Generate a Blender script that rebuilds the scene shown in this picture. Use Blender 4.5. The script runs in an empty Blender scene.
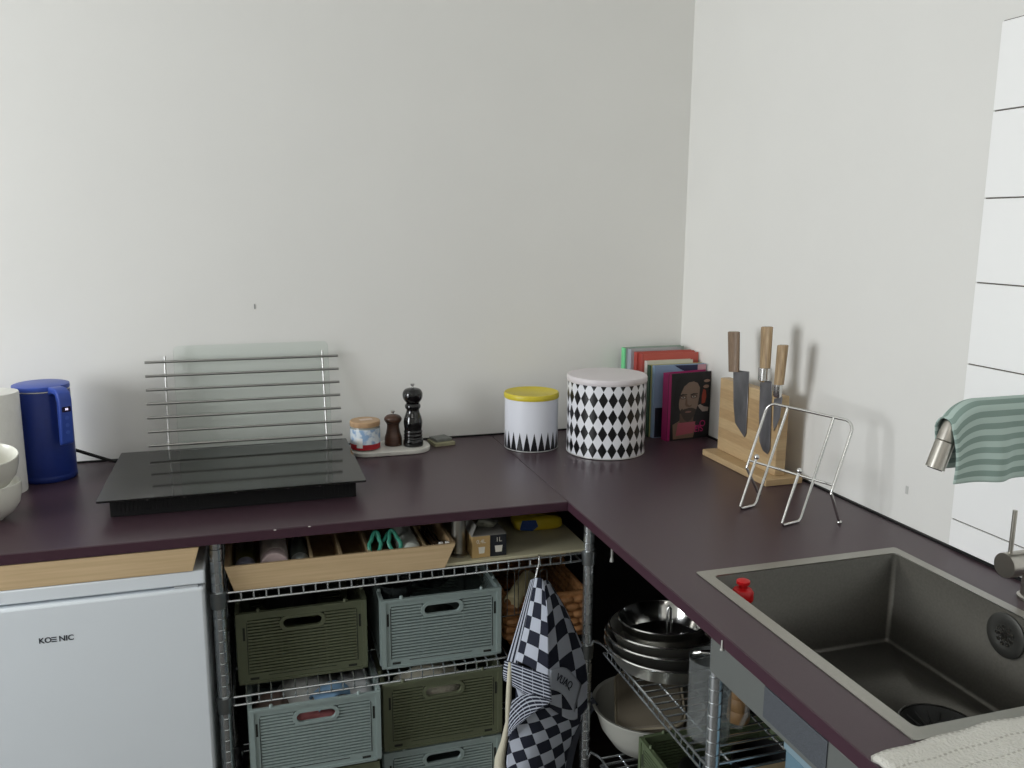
import bpy, bmesh, math, random
from mathutils import Vector, Matrix
random.seed(7)
COL = bpy.context.scene.collection
sc = bpy.context.scene
PI = math.pi
H = 0.9            # worktop height
# ---------------------------------------------------------------- camera
F = 862.01
CAM = Vector((-1.25407, -2.33004, 1.49793))
ROT = (1.387355, -0.005595, -0.298135)
cd = bpy.data.cameras.new('camera'); cam = bpy.data.objects.new('camera', cd); COL.objects.link(cam)
cd.sensor_width = 36; cd.lens = F / 1024 * 36; cd.clip_start = .02
cam.location = CAM; cam.rotation_euler = ROT
sc.camera = cam
from mathutils import Euler
MR = Euler(ROT, 'XYZ').to_matrix()
def at(px, py, ax, val):
    """the point of the room seen at a picture position, on the plane ax = val"""
    d = MR @ Vector(((px - 512) / F, -(py - 384) / F, -1.0)); i = 'xyz'.index(ax)
    return CAM + d * ((val - CAM[i]) / d[i])
# ---------------------------------------------------------------- materials
def srgb(r, g, b):
    f = lambda c: (c / 255 / 12.92) if c / 255 <= .04045 else ((c / 255 + .055) / 1.055) ** 2.4
    return (f(r), f(g), f(b), 1)
MATS = {}
def mat(name, col, rough=.5, metal=0, noise=0, nscale=30, bump=0, bscale=200, spec=.5, trans=0, ior=1.45, emit=0, coat=0, sheen=0, stretch=None, alpha=1):
    if name in MATS: return MATS[name]
    m = bpy.data.materials.new(name); m.use_nodes = True; nt = m.node_tree; b = nt.nodes['Principled BSDF']
    b.inputs['Base Color'].default_value = col; b.inputs['Roughness'].default_value = rough
    b.inputs['Metallic'].default_value = metal; b.inputs['Specular IOR Level'].default_value = spec
    b.inputs['Transmission Weight'].default_value = trans; b.inputs['IOR'].default_value = ior
    b.inputs['Coat Weight'].default_value = coat; b.inputs['Sheen Weight'].default_value = sheen
    b.inputs['Alpha'].default_value = alpha
    if emit: b.inputs['Emission Color'].default_value = col; b.inputs['Emission Strength'].default_value = emit
    if noise or bump:
        tc = nt.nodes.new('ShaderNodeTexCoord'); mp = nt.nodes.new('ShaderNodeMapping')
        if stretch: mp.inputs['Scale'].default_value = stretch
        nt.links.new(tc.outputs['Object'], mp.inputs['Vector'])
    if noise:
        n = nt.nodes.new('ShaderNodeTexNoise'); n.inputs['Scale'].default_value = nscale; n.inputs['Detail'].default_value = 5
        r = nt.nodes.new('ShaderNodeValToRGB')
        r.color_ramp.elements[0].position = .3; r.color_ramp.elements[1].position = .7
        r.color_ramp.elements[0].color = tuple(c * (1 - noise) for c in col[:3]) + (1,)
        r.color_ramp.elements[1].color = tuple(min(1, c * (1 + noise)) for c in col[:3]) + (1,)
        nt.links.new(mp.outputs[0], n.inputs['Vector']); nt.links.new(n.outputs[0], r.inputs[0]); nt.links.new(r.outputs[0], b.inputs['Base Color'])
    if bump:
        n2 = nt.nodes.new('ShaderNodeTexNoise'); n2.inputs['Scale'].default_value = bscale; n2.inputs['Detail'].default_value = 3
        bp = nt.nodes.new('ShaderNodeBump'); bp.inputs['Strength'].default_value = bump; bp.inputs['Distance'].default_value = .002
        nt.links.new(mp.outputs[0], n2.inputs['Vector']); nt.links.new(n2.outputs[0], bp.inputs['Height']); nt.links.new(bp.outputs[0], b.inputs['Normal'])
    MATS[name] = m; return m
def pattern(name, ca, cb, fn, rough=.4, spec=.5, bump=None):
    """two-colour UV pattern; fn(node helper, u, v) gives a 0/1 mask socket"""
    m = bpy.data.materials.new(name); m.use_nodes = True; nt = m.node_tree; b = nt.nodes['Principled BSDF']
    b.inputs['Roughness'].default_value = rough; b.inputs['Specular IOR Level'].default_value = spec
    uv = nt.nodes.new('ShaderNodeUVMap'); s = nt.nodes.new('ShaderNodeSeparateXYZ'); nt.links.new(uv.outputs[0], s.inputs[0])
    def M(op, a, c=None, d=None):
        n = nt.nodes.new('ShaderNodeMath'); n.operation = op
        for i, x in enumerate((a, c, d)):
            if x is None: continue
            if isinstance(x, (int, float)): n.inputs[i].default_value = x
            else: nt.links.new(x, n.inputs[i])
        return n.outputs[0]
    mask = fn(M, s.outputs[0], s.outputs[1])
    mx = nt.nodes.new('ShaderNodeMix'); mx.data_type = 'RGBA'
    nt.links.new(mask, mx.inputs[0]); mx.inputs[6].default_value = ca; mx.inputs[7].default_value = cb
    nt.links.new(mx.outputs[2], b.inputs['Base Color'])
    MATS[name] = m; return m
def wood(name, c1, c2, scale=(1, 1, 1), ns=6, rough=.5):
    m = bpy.data.materials.new(name); m.use_nodes = True; nt = m.node_tree; b = nt.nodes['Principled BSDF']
    b.inputs['Roughness'].default_value = rough
    tc = nt.nodes.new('ShaderNodeTexCoord'); mp = nt.nodes.new('ShaderNodeMapping'); mp.inputs['Scale'].default_value = scale
    n = nt.nodes.new('ShaderNodeTexNoise'); n.inputs['Scale'].default_value = ns; n.inputs['Detail'].default_value = 6; n.inputs['Distortion'].default_value = .3
    r = nt.nodes.new('ShaderNodeValToRGB'); r.color_ramp.elements[0].position = .3; r.color_ramp.elements[1].position = .72
    r.color_ramp.elements[0].color = c1; r.color_ramp.elements[1].color = c2
    nt.links.new(tc.outputs['Object'], mp.inputs[0]); nt.links.new(mp.outputs[0], n.inputs['Vector']); nt.links.new(n.outputs[0], r.inputs[0]); nt.links.new(r.outputs[0], b.inputs['Base Color'])
    MATS[name] = m; return m

WALL = mat('wall_paint', srgb(229, 228, 224), .75, noise=.012, nscale=4, bump=.06, bscale=60, spec=.2)
CEIL = mat('ceiling_paint', srgb(235, 235, 232), .85, spec=.2)
FLOOR = wood('floor_dark', srgb(62, 58, 54), srgb(78, 73, 68), (1, 12, 1), 3)
TILE = mat('white_tile', srgb(249, 249, 248), .28, noise=.006, nscale=2)
GROUT = mat('grout', srgb(96, 90, 84), .9)
WORK = mat('worktop_laminate', srgb(66, 49, 56), .33, noise=.06, nscale=400, bump=.08, bscale=900, spec=.55)
WEDGE = mat('worktop_edge', srgb(62, 38, 49), .4)
BLACK = mat('black_rubber', srgb(14, 14, 14), .6)
STEEL = mat('brushed_steel', srgb(178, 176, 168), .32, 1, noise=.05, nscale=150, stretch=(1, 30, 1))
SINKM = mat('sink_steel', srgb(102, 100, 95), .5, .9, noise=.09, nscale=220)
CHROME = mat('chrome', srgb(222, 222, 220), .2, 1)
ZINC = mat('zinc_wire', srgb(220, 225, 228), .24, .93)
DKSTEEL = mat('dark_steel', srgb(122, 120, 116), .3, 1)
HOBG = mat('hob_glass', srgb(14, 15, 15), .06, spec=.75)
HOBB = mat('hob_black_metal', srgb(10, 10, 11), .6, bump=.3, bscale=500, spec=.3)
GLASS = mat('clear_glass', srgb(236, 244, 241), .03, trans=1, ior=1.45)
def thin_glass(name, tint, haze=0, hrough=.35):
    m = bpy.data.materials.new(name); m.use_nodes = True; nt = m.node_tree; nt.nodes.clear()
    out = nt.nodes.new('ShaderNodeOutputMaterial'); mx = nt.nodes.new('ShaderNodeMixShader'); tr = nt.nodes.new('ShaderNodeBsdfTransparent'); g = nt.nodes.new('ShaderNodeBsdfGlossy'); fr = nt.nodes.new('ShaderNodeFresnel')
    tr.inputs[0].default_value = tint; g.inputs['Roughness'].default_value = .04; fr.inputs[0].default_value = 1.45
    ge = nt.nodes.new('ShaderNodeNewGeometry'); m1_ = nt.nodes.new('ShaderNodeMath'); m1_.operation = 'SUBTRACT'; m1_.inputs[0].default_value = 1; m2_ = nt.nodes.new('ShaderNodeMath'); m2_.operation = 'MULTIPLY'
    nt.links.new(ge.outputs['Backfacing'], m1_.inputs[1]); nt.links.new(fr.outputs[0], m2_.inputs[0]); nt.links.new(m1_.outputs[0], m2_.inputs[1]); nt.links.new(m2_.outputs[0], mx.inputs[0]); nt.links.new(tr.outputs[0], mx.inputs[1]); nt.links.new(g.outputs[0], mx.inputs[2]); nt.links.new(mx.outputs[0], out.inputs[0])
    if haze:
        g2 = nt.nodes.new('ShaderNodeBsdfDiffuse'); g2.inputs[0].default_value = (.75, .78, .78, 1); mh = nt.nodes.new('ShaderNodeMixShader'); mh.inputs[0].default_value = haze
        nt.links.new(mx.outputs[0], mh.inputs[1]); nt.links.new(g2.outputs[0], mh.inputs[2]); nt.links.new(mh.outputs[0], out.inputs[0])
    MATS[name] = m; return m
GLASS = thin_glass('clear_glass', srgb(251, 253, 252))
WHITEP = mat('white_enamel', srgb(222, 228, 233), .3, noise=.01, nscale=5)
BLUEP = mat('kettle_blue', srgb(32, 52, 126), .34, noise=.03, nscale=80)
BLUEL = mat('kettle_blue_light', srgb(56, 84, 176), .36)
BEECH = wood('beech', srgb(196, 160, 110), srgb(214, 180, 130), (1.5, 30, 40), 3)
TRAYW = wood('tray_beech', srgb(190, 164, 126), srgb(206, 180, 142), (2, 30, 60), 3)
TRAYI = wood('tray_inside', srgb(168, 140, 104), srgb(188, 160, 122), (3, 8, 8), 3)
PLY = mat('plywood_liner', srgb(196, 190, 160), .6, noise=.05, nscale=14)
WALN = wood('walnut', srgb(58, 37, 28), srgb(84, 56, 42), (8, 8, 60), 3, .35)
OAKH = wood('knife_handle_wood', srgb(140, 116, 86), srgb(184, 158, 122), (60, 60, 5), 4)
OAKD = wood('knife_handle_grey', srgb(112, 92, 76), srgb(142, 120, 98), (90, 90, 8), 5)
GLOSSB = mat('gloss_black', srgb(12, 12, 13), .12, coat=.4)
MARBLE = mat('marble', srgb(205, 203, 196), .4, noise=.06, nscale=25)
PAPER = mat('paper_towel', srgb(236, 235, 230), .95, noise=.02, nscale=40, bump=1, bscale=90)
CERAM = mat('white_ceramic', srgb(228, 227, 218), .22)
YELL = mat('tin_yellow', srgb(208, 190, 56), .42)
TINW = mat('tin_white', srgb(225, 226, 232), .35)
TINR = mat('tin_rim', srgb(215, 216, 214), .3, .3)
OLIVE = mat('olive_plastic', srgb(92, 97, 76), .5)
SAGE = mat('sage_plastic', srgb(140, 154, 152), .5)
DKIN = mat('crate_recess', srgb(30, 32, 28), .7)
RED = mat('red_plastic', srgb(190, 22, 26), .35)
WICK = wood('wicker', srgb(142, 98, 60), srgb(186, 134, 86), (20, 20, 20), 4, .6)
CREAM = mat('cream_cloth', srgb(205, 200, 180), .9, bump=.6, bscale=300)
GREYP = mat('grey_panel', srgb(104, 107, 105), .45, .2)
PANBLK = mat('pan_black', srgb(22, 22, 23), .35)
SLATE = mat('slate', srgb(118, 120, 116), .6, noise=.15, nscale=60)
# ---------------------------------------------------------------- mesh builder
class MB:
    def __init__(s, o=(0, 0, 0)): s.bm = bmesh.new(); s.o = Vector(o); s.uv = s.bm.loops.layers.uv.new('UVMap')
    def f(s, vs, mi=0, uv=None):
        try: fc = s.bm.faces.new(vs)
        except ValueError: return None
        fc.material_index = mi; fc.smooth = True
        if uv:
            for l, c in zip(fc.loops, uv): l[s.uv].uv = c
        return fc
    def v(s, p): return s.bm.verts.new(Vector(p))
    def hexa(s, P, mi=0):
        v = [s.v(p) for p in P]
        for q in ((0, 3, 2, 1), (4, 5, 6, 7), (0, 1, 5, 4), (1, 2, 6, 5), (2, 3, 7, 6), (3, 0, 4, 7)): s.f([v[i] for i in q], mi)
        return s
    def box(s, x0, x1, y0, y1, z0, z1, mi=0):
        return s.hexa([(x0, y0, z0), (x1, y0, z0), (x1, y1, z0), (x0, y1, z0), (x0, y0, z1), (x1, y0, z1), (x1, y1, z1), (x0, y1, z1)], mi)
    def prism(s, poly, A, B, D, O, mi=0):
        """polygon in plane O + a*A + b*B, extruded by D"""
        O, A, B, D = map(Vector, (O, A, B, D))
        lo = [s.v(O + A * a + B * b) for a, b in poly]; hi = [s.v(O + A * a + B * b + D) for a, b in poly]
        s.f(lo[::-1], mi); s.f(hi, mi); n = len(poly)
        for i in range(n): s.f([lo[i], lo[(i + 1) % n], hi[(i + 1) % n], hi[i]], mi)
        return s
    def tube(s, pts, r, seg=8, mi=0, closed=False, caps=True):
        pts = [Vector(p) for p in pts]; n = len(pts); rings = []
        rr = r if isinstance(r, (list, tuple)) else [r] * n
        up = None
        for i, p in enumerate(pts):
            a = pts[i - 1] if (i or closed) else p; b = pts[(i + 1) % n] if (i < n - 1 or closed) else p
            t = (b - a).normalized()
            if up is None: up = t.orthogonal().normalized()
            up = (up - t * up.dot(t)).normalized(); sd = t.cross(up)
            k = 1.0
            if 0 < i < n - 1:
                c = (p - a).normalized().dot(t); k = 1 / max(.6, c)
            rings.append([s.v(p + (up * math.cos(2 * PI * j / seg) + sd * math.sin(2 * PI * j / seg)) * rr[i]) for j in range(seg)])
        for i in range(n if closed else n - 1):
            A, B = rings[i], rings[(i + 1) % n]
            for j in range(seg): s.f([A[j], A[(j + 1) % seg], B[(j + 1) % seg], B[j]], mi)
        if caps and not closed: s.f(rings[0][::-1], mi); s.f(rings[-1], mi)
        return s
    def lathe(s, prof, c=(0, 0, 0), seg=40, mi=0, axis=None, uvh=False, cap=True):
        """profile of (r, z) from bottom to top"""
        c = Vector(c); R = Matrix.Identity(3)
        if axis is not None: R = Vector((0, 0, 1)).rotation_difference(Vector(axis)).to_matrix()
        rings = []
        for r, z in prof:
            if r < 1e-6: rings.append([s.v(c + R @ Vector((0, 0, z)))]); continue
            rings.append([s.v(c + R @ Vector((r * math.cos(2 * PI * j / seg), r * math.sin(2 * PI * j / seg), z))) for j in range(seg)])
        mis = mi if isinstance(mi, (list, tuple)) else [mi] * (len(prof) - 1)
        for i in range(len(prof) - 1):
            A, B = rings[i], rings[i + 1]
            for j in range(seg):
                k = (j + 1) % seg
                if len(A) == 1 and len(B) == 1: continue
                if len(A) == 1: s.f([A[0], B[k], B[j]], mis[i])
                elif len(B) == 1: s.f([A[j], A[k], B[0]], mis[i])
                else:
                    s.f([A[j], A[k], B[k], B[j]], mis[i], [(j / seg, prof[i][1]), ((j + 1) / seg, prof[i][1]), ((j + 1) / seg, prof[i + 1][1]), (j / seg, prof[i + 1][1])])
        if cap:
            if len(rings[0]) > 1: s.f(rings[0][::-1], mis[0])
            if len(rings[-1]) > 1: s.f(rings[-1], mis[-1])
        return s
    def ell(s, c, r, mi=0, seg=10, rings=6, R=None):
        c = Vector(c); rows = []
        for i in range(rings + 1):
            t = PI * i / rings - PI / 2
            rr, zz = math.cos(t), math.sin(t)
            n = 1 if i in (0, rings) else seg
            row = []
            for j in range(n):
                p = Vector((r[0] * rr * math.cos(2 * PI * j / seg), r[1] * rr * math.sin(2 * PI * j / seg), r[2] * zz))
                row.append(s.v(c + (R @ p if R else p)))
            rows.append(row)
        for i in range(rings):
            A, B = rows[i], rows[i + 1]
            for j in range(seg):
                k = (j + 1) % seg
                if len(A) == 1: s.f([A[0], B[k], B[j]], mi)
                elif len(B) == 1: s.f([A[j], A[k], B[0]], mi)
                else: s.f([A[j], A[k], B[k], B[j]], mi)
        return s
    def grid(s, fn, nu, nv, mi=0, us=1, vs=1, u0=0, v0=0):
        P = [[s.v(fn(i / nu, j / nv)) for i in range(nu + 1)] for j in range(nv + 1)]
        for j in range(nv):
            for i in range(nu):
                q = [(i, j), (i + 1, j), (i + 1, j + 1), (i, j + 1)]
                s.f([P[b][a] for a, b in q], mi, [(u0 + us * a / nu, v0 + vs * b / nv) for a, b in q])
        return s
    def build(s, name, mats, parent=None, bevel=0, bseg=2, solid=0, angle=40, sub=0, recalc=True, offset=0, label=None):
        if not isinstance(mats, (list, tuple)): mats = [mats]
        me = bpy.data.meshes.new(name)
        if recalc: bmesh.ops.recalc_face_normals(s.bm, faces=s.bm.faces)
        for v in s.bm.verts: v.co -= s.o
        s.bm.to_mesh(me); s.bm.free()
        for m in mats: me.materials.append(m)
        me.set_sharp_from_angle(angle=math.radians(angle))
        o = bpy.data.objects.new(name, me); COL.objects.link(o)
        if parent is not None: o.parent = parent
        else: o.location = s.o
        if solid:
            md = o.modifiers.new('thickness', 'SOLIDIFY'); md.thickness = solid; md.offset = offset
        if bevel:
            md = o.modifiers.new('bevel', 'BEVEL'); md.width = bevel; md.segments = bseg; md.limit_method = 'ANGLE'; md.angle_limit = math.radians(35)
        if sub:
            md = o.modifiers.new('subdivision', 'SUBSURF'); md.levels = sub; md.render_levels = sub
        if label: o['label'] = label
        return o
def tag(o, label, cat, group=None, kind=None):
    o['label'] = label; o['category'] = cat
    if group: o['group'] = group
    if kind: o['kind'] = kind
    return o
def thing(name, label, cat, loc=(0, 0, 0), rz=0, group=None):
    o = bpy.data.objects.new(name, None); COL.objects.link(o); o.empty_display_size = .05
    o.location = loc; o.rotation_euler = (0, 0, rz)
    return tag(o, label, cat, group)
def struct(o): o['kind'] = 'structure'; return o
def text(name, s, size, m, parent, M, ext=.0002, align='CENTER', bold=0, spacing=1.0):
    """lettering as a mesh; M places the text plane (in parent's space)"""
    cu = bpy.data.curves.new(name, 'FONT'); cu.body = s; cu.size = size; cu.extrude = ext; cu.align_x = align; cu.align_y = 'CENTER'
    cu.offset = bold; cu.space_character = spacing
    t = bpy.data.objects.new(name, cu); COL.objects.link(t)
    bpy.context.view_layer.update()
    me = bpy.data.meshes.new_from_object(t.evaluated_get(bpy.context.evaluated_depsgraph_get()))
    COL.objects.unlink(t); bpy.data.objects.remove(t)
    me.transform(M); me.materials.clear(); me.materials.append(m)
    o = bpy.data.objects.new(name, me); COL.objects.link(o); o.parent = parent
    return o
def basis(o, x, y):
    x = Vector(x).normalized(); y = Vector(y).normalized(); z = x.cross(y)
    return Matrix(((x.x, y.x, z.x, o[0]), (x.y, y.y, z.y, o[1]), (x.z, y.z, z.z, o[2]), (0, 0, 0, 1)))
def rrect(x0, x1, y0, y1, r, n=5):
    P = []
    for cx, cy, a0 in ((x1 - r, y1 - r, 0), (x0 + r, y1 - r, 90), (x0 + r, y0 + r, 180), (x1 - r, y0 + r, 270)):
        for k in range(n + 1):
            a = math.radians(a0 + 90 * k / n); P.append((cx + r * math.cos(a), cy + r * math.sin(a)))
    return P

# ================================================================ SETTING
XL, YF, ZC = -3.9, -4.6, 2.75
struct(MB().box(XL - .2, .2, 0, .2, 0, ZC).build('wall_back', WALL))
struct(MB().box(0, .2, YF, 0, 0, ZC).build('wall_right', WALL))
struct(MB().box(XL - .2, .2, YF - .2, YF, 0, ZC).build('wall_front', WALL))
WY0, WY1, WZ0, WZ1 = -1.95, -.80, .80, 2.1
struct(MB().box(XL - .2, XL, YF, WY0, 0, ZC).box(XL - .2, XL, WY1, 0, 0, ZC).box(XL - .2, XL, WY0, WY1, 0, WZ0).box(XL - .2, XL, WY0, WY1, WZ1, ZC).build('wall_left', WALL))
struct(MB().box(XL - .2, .2, YF - .2, .2, -.1, 0).build('floor', FLOOR))
struct(MB().box(XL - .2, .2, YF - .2, .2, ZC, ZC + .1).build('ceiling', CEIL))
wf = MB((XL - .1, (WY0 + WY1) / 2, WZ0))
for y0, y1 in ((WY0, WY0 + .06), (WY1 - .06, WY1), ((WY0 + WY1) / 2 - .03, (WY0 + WY1) / 2 + .03)): wf.box(XL - .14, XL - .08, y0, y1, WZ0, WZ1)
for z0, z1 in ((WZ0, WZ0 + .06), (WZ1 - .06, WZ1)): wf.box(XL - .14, XL - .08, WY0 + .06, WY1 - .06, z0, z1)
struct(wf.build('window_1', mat('window_frame_white', srgb(235, 235, 235), .4)))
# dark sheets added on the walls to deepen the shade below the worktops
struct(MB().box(-2.6, -.0, -.004, -.0002, .0005, .88).build('trim_5', mat('shade_sheet', srgb(44, 44, 43), .8)))
struct(MB().box(-.004, -.0002, -2.6, -.0042, .0005, .88).build('trim_6', MATS['shade_sheet']))
# black strips added along the walls in place of the shaded gaps
struct(MB().box(-2.6, -.0, -.0065, -.0002, .893, .9035).build('trim_1', BLACK))
struct(MB().box(-.0065, -.0002, -2.6, -.0068, .893, .9035).build('trim_2', BLACK))
# tiles
TY, TP = -1.094, .1470
tl = MB()
tl.box(-.004, -.0003, YF + .3, TY, .905, 1.842, 1)
zs = [1.841] + [1.694 - TP * k for k in range(6)] + [.9055]
for a, b in zip(zs[1:], zs[:-1]):
    y = TY
    while y > YF + .4:
        tl.box(-.0075, -.0035, y - .44 + .0014, y, a + .0011, b - .0011, 0); y -= .44
struct(tl.build('wall_tiles', [TILE, GROUT], bevel=.0007, bseg=1))
struct(MB().box(*(at(254.5, 305, 'y', 0).x + d for d in (-.0015, .0015)), -.0012, -.0001, at(255, 309, 'y', 0).z, at(255, 304, 'y', 0).z).build('trim_3', mat('scuff', srgb(160, 160, 158), .8)))
q = at(907, 490, 'x', 0)
struct(MB().box(-.0009, -.0001, q.y - .0035, q.y + .0035, q.z - .008, q.z + .008).build('trim_4', mat('scuff2', srgb(196, 196, 192), .8)))

# ================================================================ WORKTOPS
ZB = .879
t = MB((-1.6, -.32, ZB)); t.box(-2.6, -.6007, -.634, -.0070, ZB, H)
lw = tag(t.build('worktop', [WORK], bevel=.0015), 'dark aubergine worktop along the back wall, carrying the hob and kettle', 'worktop', 'dark aubergine worktops')
t = MB((-1.6, -.634, ZB)); t.box(-2.6, -.602, -.6352, -.634, ZB + .0006, H - .0012)
t.build('edge_band', WEDGE, lw, label='plum edge band').location = Vector((0, -.314, 0))
SX0, SX1, SY0, SY1 = -.527, -.105, -1.589, -1.066     # sink rim outline
hx0, hx1, hy0, hy1 = SX0 + .012, SX1 - .012, SY0 + .012, SY1 - .012
t = MB((-.3, -1.3, ZB))
xs = [-.6, hx0, hx1, -.0070]; ys = [-2.6, hy0, hy1, -.0070]
for z, flip in ((H, 0), (ZB, 1)):
    V = [[t.v((x, y, z)) for x in xs] for y in ys]
    for j in range(3):
        for i in range(3):
            if i == j == 1: continue
            t.f([V[j][i], V[j][i + 1], V[j + 1][i + 1], V[j + 1][i]])
    if z == H: top = V
for (A, B) in (((0, 0), (3, 0)), ((3, 0), (3, 3)), ((3, 3), (0, 3)), ((0, 3), (0, 0))):
    n = 3
    for k in range(n):
        a = (A[0] + (B[0] - A[0]) * k // n, A[1] + (B[1] - A[1]) * k // n); b = (A[0] + (B[0] - A[0]) * (k + 1) // n, A[1] + (B[1] - A[1]) * (k + 1) // n)
        t.f([V[a[1]][a[0]], V[b[1]][b[0]], top[b[1]][b[0]], top[a[1]][a[0]]])
for a, b in (((1, 1), (2, 1)), ((2, 1), (2, 2)), ((2, 2), (1, 2)), ((1, 2), (1, 1))):
    t.f([V[a[1]][a[0]], V[b[1]][b[0]], top[b[1]][b[0]], top[a[1]][a[0]]])
rw = tag(t.build('worktop', [WORK], bevel=.0012), 'dark aubergine worktop along the right wall with the sink set into it', 'worktop', 'dark aubergine worktops')
MB((-.3, -1.3, ZB)).box(-.6012, -.6, -2.6, -.6345, ZB + .0006, H - .0012).build('edge_band', WEDGE, rw, label='plum edge band')
# crumbs on the front edge
for px, py in ((275, 530), (309.5, 526.5)):
    p = at(px, py, 'z', H + .0008)
    tag(MB(p).ell(p, (.003, .0018, .0009), seg=8, rings=4).build('crumb', mat('crumb', srgb(225, 222, 215), .8)), 'tiny white crumb on the worktop edge, %s of two' % ('left one' if px < 300 else 'right one'), 'crumb', 'crumbs on the worktop edge')

# ================================================================ SINK
so = (-.315, -1.33, .72)
sink = thing('sink', 'square brushed steel sink set into the right worktop', 'sink', so)
bx0, bx1, by0, by1, bz = -.5050, -.125, -1.567, -1.090, .727
t = MB(so)
outer = rrect(SX0, SX1, SY0, SY1, .006, 4); inner = rrect(bx0, bx1, by0, by1, .009, 4)
vo = [t.v((x, y, H + .0003)) for x, y in outer]; vo2 = [t.v((x, y, H + .0018)) for x, y in outer]; vi = [t.v((x, y, H + .0018)) for x, y in inner]; vi2 = [t.v((x, y, H - .0002)) for x, y in inner]
n = len(outer)
for i in range(n):
    j = (i + 1) % n
    t.f([vo[i], vo[j], vo2[j], vo2[i]]); t.f([vo2[i], vo2[j], vi[j], vi[i]]); t.f([vi[i], vi[j], vi2[j], vi2[i]])
t.build('rim', mat('sink_rim', srgb(172, 170, 163), .34, 1, noise=.03, nscale=200), sink)
t = MB(so)
rings = []
for ins, z in ((0, H - .0002), (.0005, bz + .007), (.0016, bz + .0035), (.0038, bz + .001), (.007, bz)):
    rings.append([t.v((x, y, z)) for x, y in rrect(bx0 + ins, bx1 - ins, by0 + ins, by1 - ins, .009 - ins * .2, 4)])
for a, b in zip(rings[:-1], rings[1:]):
    for i in range(n): t.f([a[i], a[(i + 1) % n], b[(i + 1) % n], b[i]])
DC = Vector((-.243, -1.347)); DR = .059
# flat floor round the drain hole
fx0, fx1, fy0, fy1 = bx0 + .0072, bx1 - .0072, by0 + .0072, by1 - .0072
inn = [t.v((x, y, bz)) for x, y in rrect(fx0, fx1, fy0, fy1, .0072, 4)]
for i in range(n): t.f([rings[-1][i], rings[-1][(i + 1) % n], inn[(i + 1) % n], inn[i]])
angs = sorted([2 * PI * k / 72 for k in range(72)] + [math.atan2(y - DC.y, x - DC.x) % (2 * PI) for x, y in ((fx0, fy0), (fx1, fy0), (fx1, fy1), (fx0, fy1))])
oo_, ii_ = [], []
for a in angs:
    dx_, dy_ = math.cos(a), math.sin(a)
    tt_ = min([q for q in (((fx1 if dx_ > 0 else fx0) - DC.x) / dx_ if abs(dx_) > 1e-9 else 9, ((fy1 if dy_ > 0 else fy0) - DC.y) / dy_ if abs(dy_) > 1e-9 else 9)])
    oo_.append(t.v((DC.x + dx_ * (tt_ - .0005), DC.y + dy_ * (tt_ - .0005), bz))); ii_.append(t.v((DC.x + DR * dx_, DC.y + DR * dy_, bz)))
for i in range(len(angs)):
    j = (i + 1) % len(angs); t.f([oo_[i], oo_[j], ii_[j], ii_[i]])
t.build('basin', SINKM, sink, solid=.0012, offset=1, angle=60)
t = MB(so)
t.lathe([(DR + .0022, 0), (DR + .0018, .0012), (DR - .0006, .0014), (DR - .0010, -.006)], (DC.x, DC.y, bz), 48, cap=False)
dn = t.build('drain_ring', CHROME, sink, label='bright steel drain ring')
t = MB(so)
c = (DC.x, DC.y, bz - .006)
t.lathe([(0, -.016), (.022, -.016), (.030, -.012), (.050, -.002), (DR - .0012, .005), (DR - .0012, .0025), (.05, -.0065), (.03, -.0145), (0, -.019)], c, 40)
t.lathe([(0, -.016), (.006, -.016), (.006, .000), (.009, .003), (.009, .007), (0, .008)], c, 20)
for k in range(16):
    a = 2 * PI * k / 16
    t.tube([(DC.x + math.cos(a) * .026, DC.y + math.sin(a) * .026, bz - .0175), (DC.x + math.cos(a) * .052, DC.y + math.sin(a) * .052, bz - .0075)], .0016, 6)
t.build('strainer_basket', mat('strainer_black', srgb(24, 24, 23), .35, .3), sink, label='black strainer basket')
t = MB(so)
oc = (bx1 - .0012, -1.344, .860)
t.lathe([(.036, 0), (.036, .002), (.033, .0035), (.02, .0035), (.019, .0028), (0, .0028)], oc, 40, axis=(-1, 0, 0))
ov = t.build('overflow_cover', mat('overflow_dark', srgb(74, 74, 71), .5, .5), sink, label='dark round overflow cover')
t = MB(so)
for rr, nn in ((.007, 5), (.0145, 9)):
    for k in range(nn):
        a = 2 * PI * k / nn; t.lathe([(.0032, 0), (.0032, .0012), (.0022, .0014), (.0022, .0002), (0, .0002)], (oc[0] - .0028, oc[1] + rr * math.cos(a), oc[2] + rr * math.sin(a)), 10, axis=(-1, 0, 0))
t.lathe([(.0045, 0), (.0045, .002), (0, .0025)], (oc[0] - .0028, oc[1], oc[2]), 12, axis=(-1, 0, 0))
t.build('hole_ring', DKSTEEL, ov)

# dish soap bottle in the sink
p = at(744, 579, 'z', .893); bo = (-.4640, -1.119, bz)
btl = thing('soap_bottle', 'clear squeeze bottle with red cap standing in the sink', 'bottle', bo)
z0 = 0
MB().lathe([(0, .0), (.022, .001), (.025, .005), (.025, .095), (.024, .115), (.018, .128), (.0125, .134), (.0125, .137), (0, .137)], (0, 0, 0), 28).build('body', mat('bottle_clear', srgb(190, 200, 196), .15, trans=.7), btl)
MB().lathe([(0, .137), (.0170, .137), (.0185, .140), (.0185, .153), (.015, .158), (.0075, .160), (.0070, .166), (.0115, .168), (.0115, .173), (.005, .176), (0, .176)], (0, 0, 0), 24).build('cap', RED, btl, label='red push-pull cap')

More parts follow.
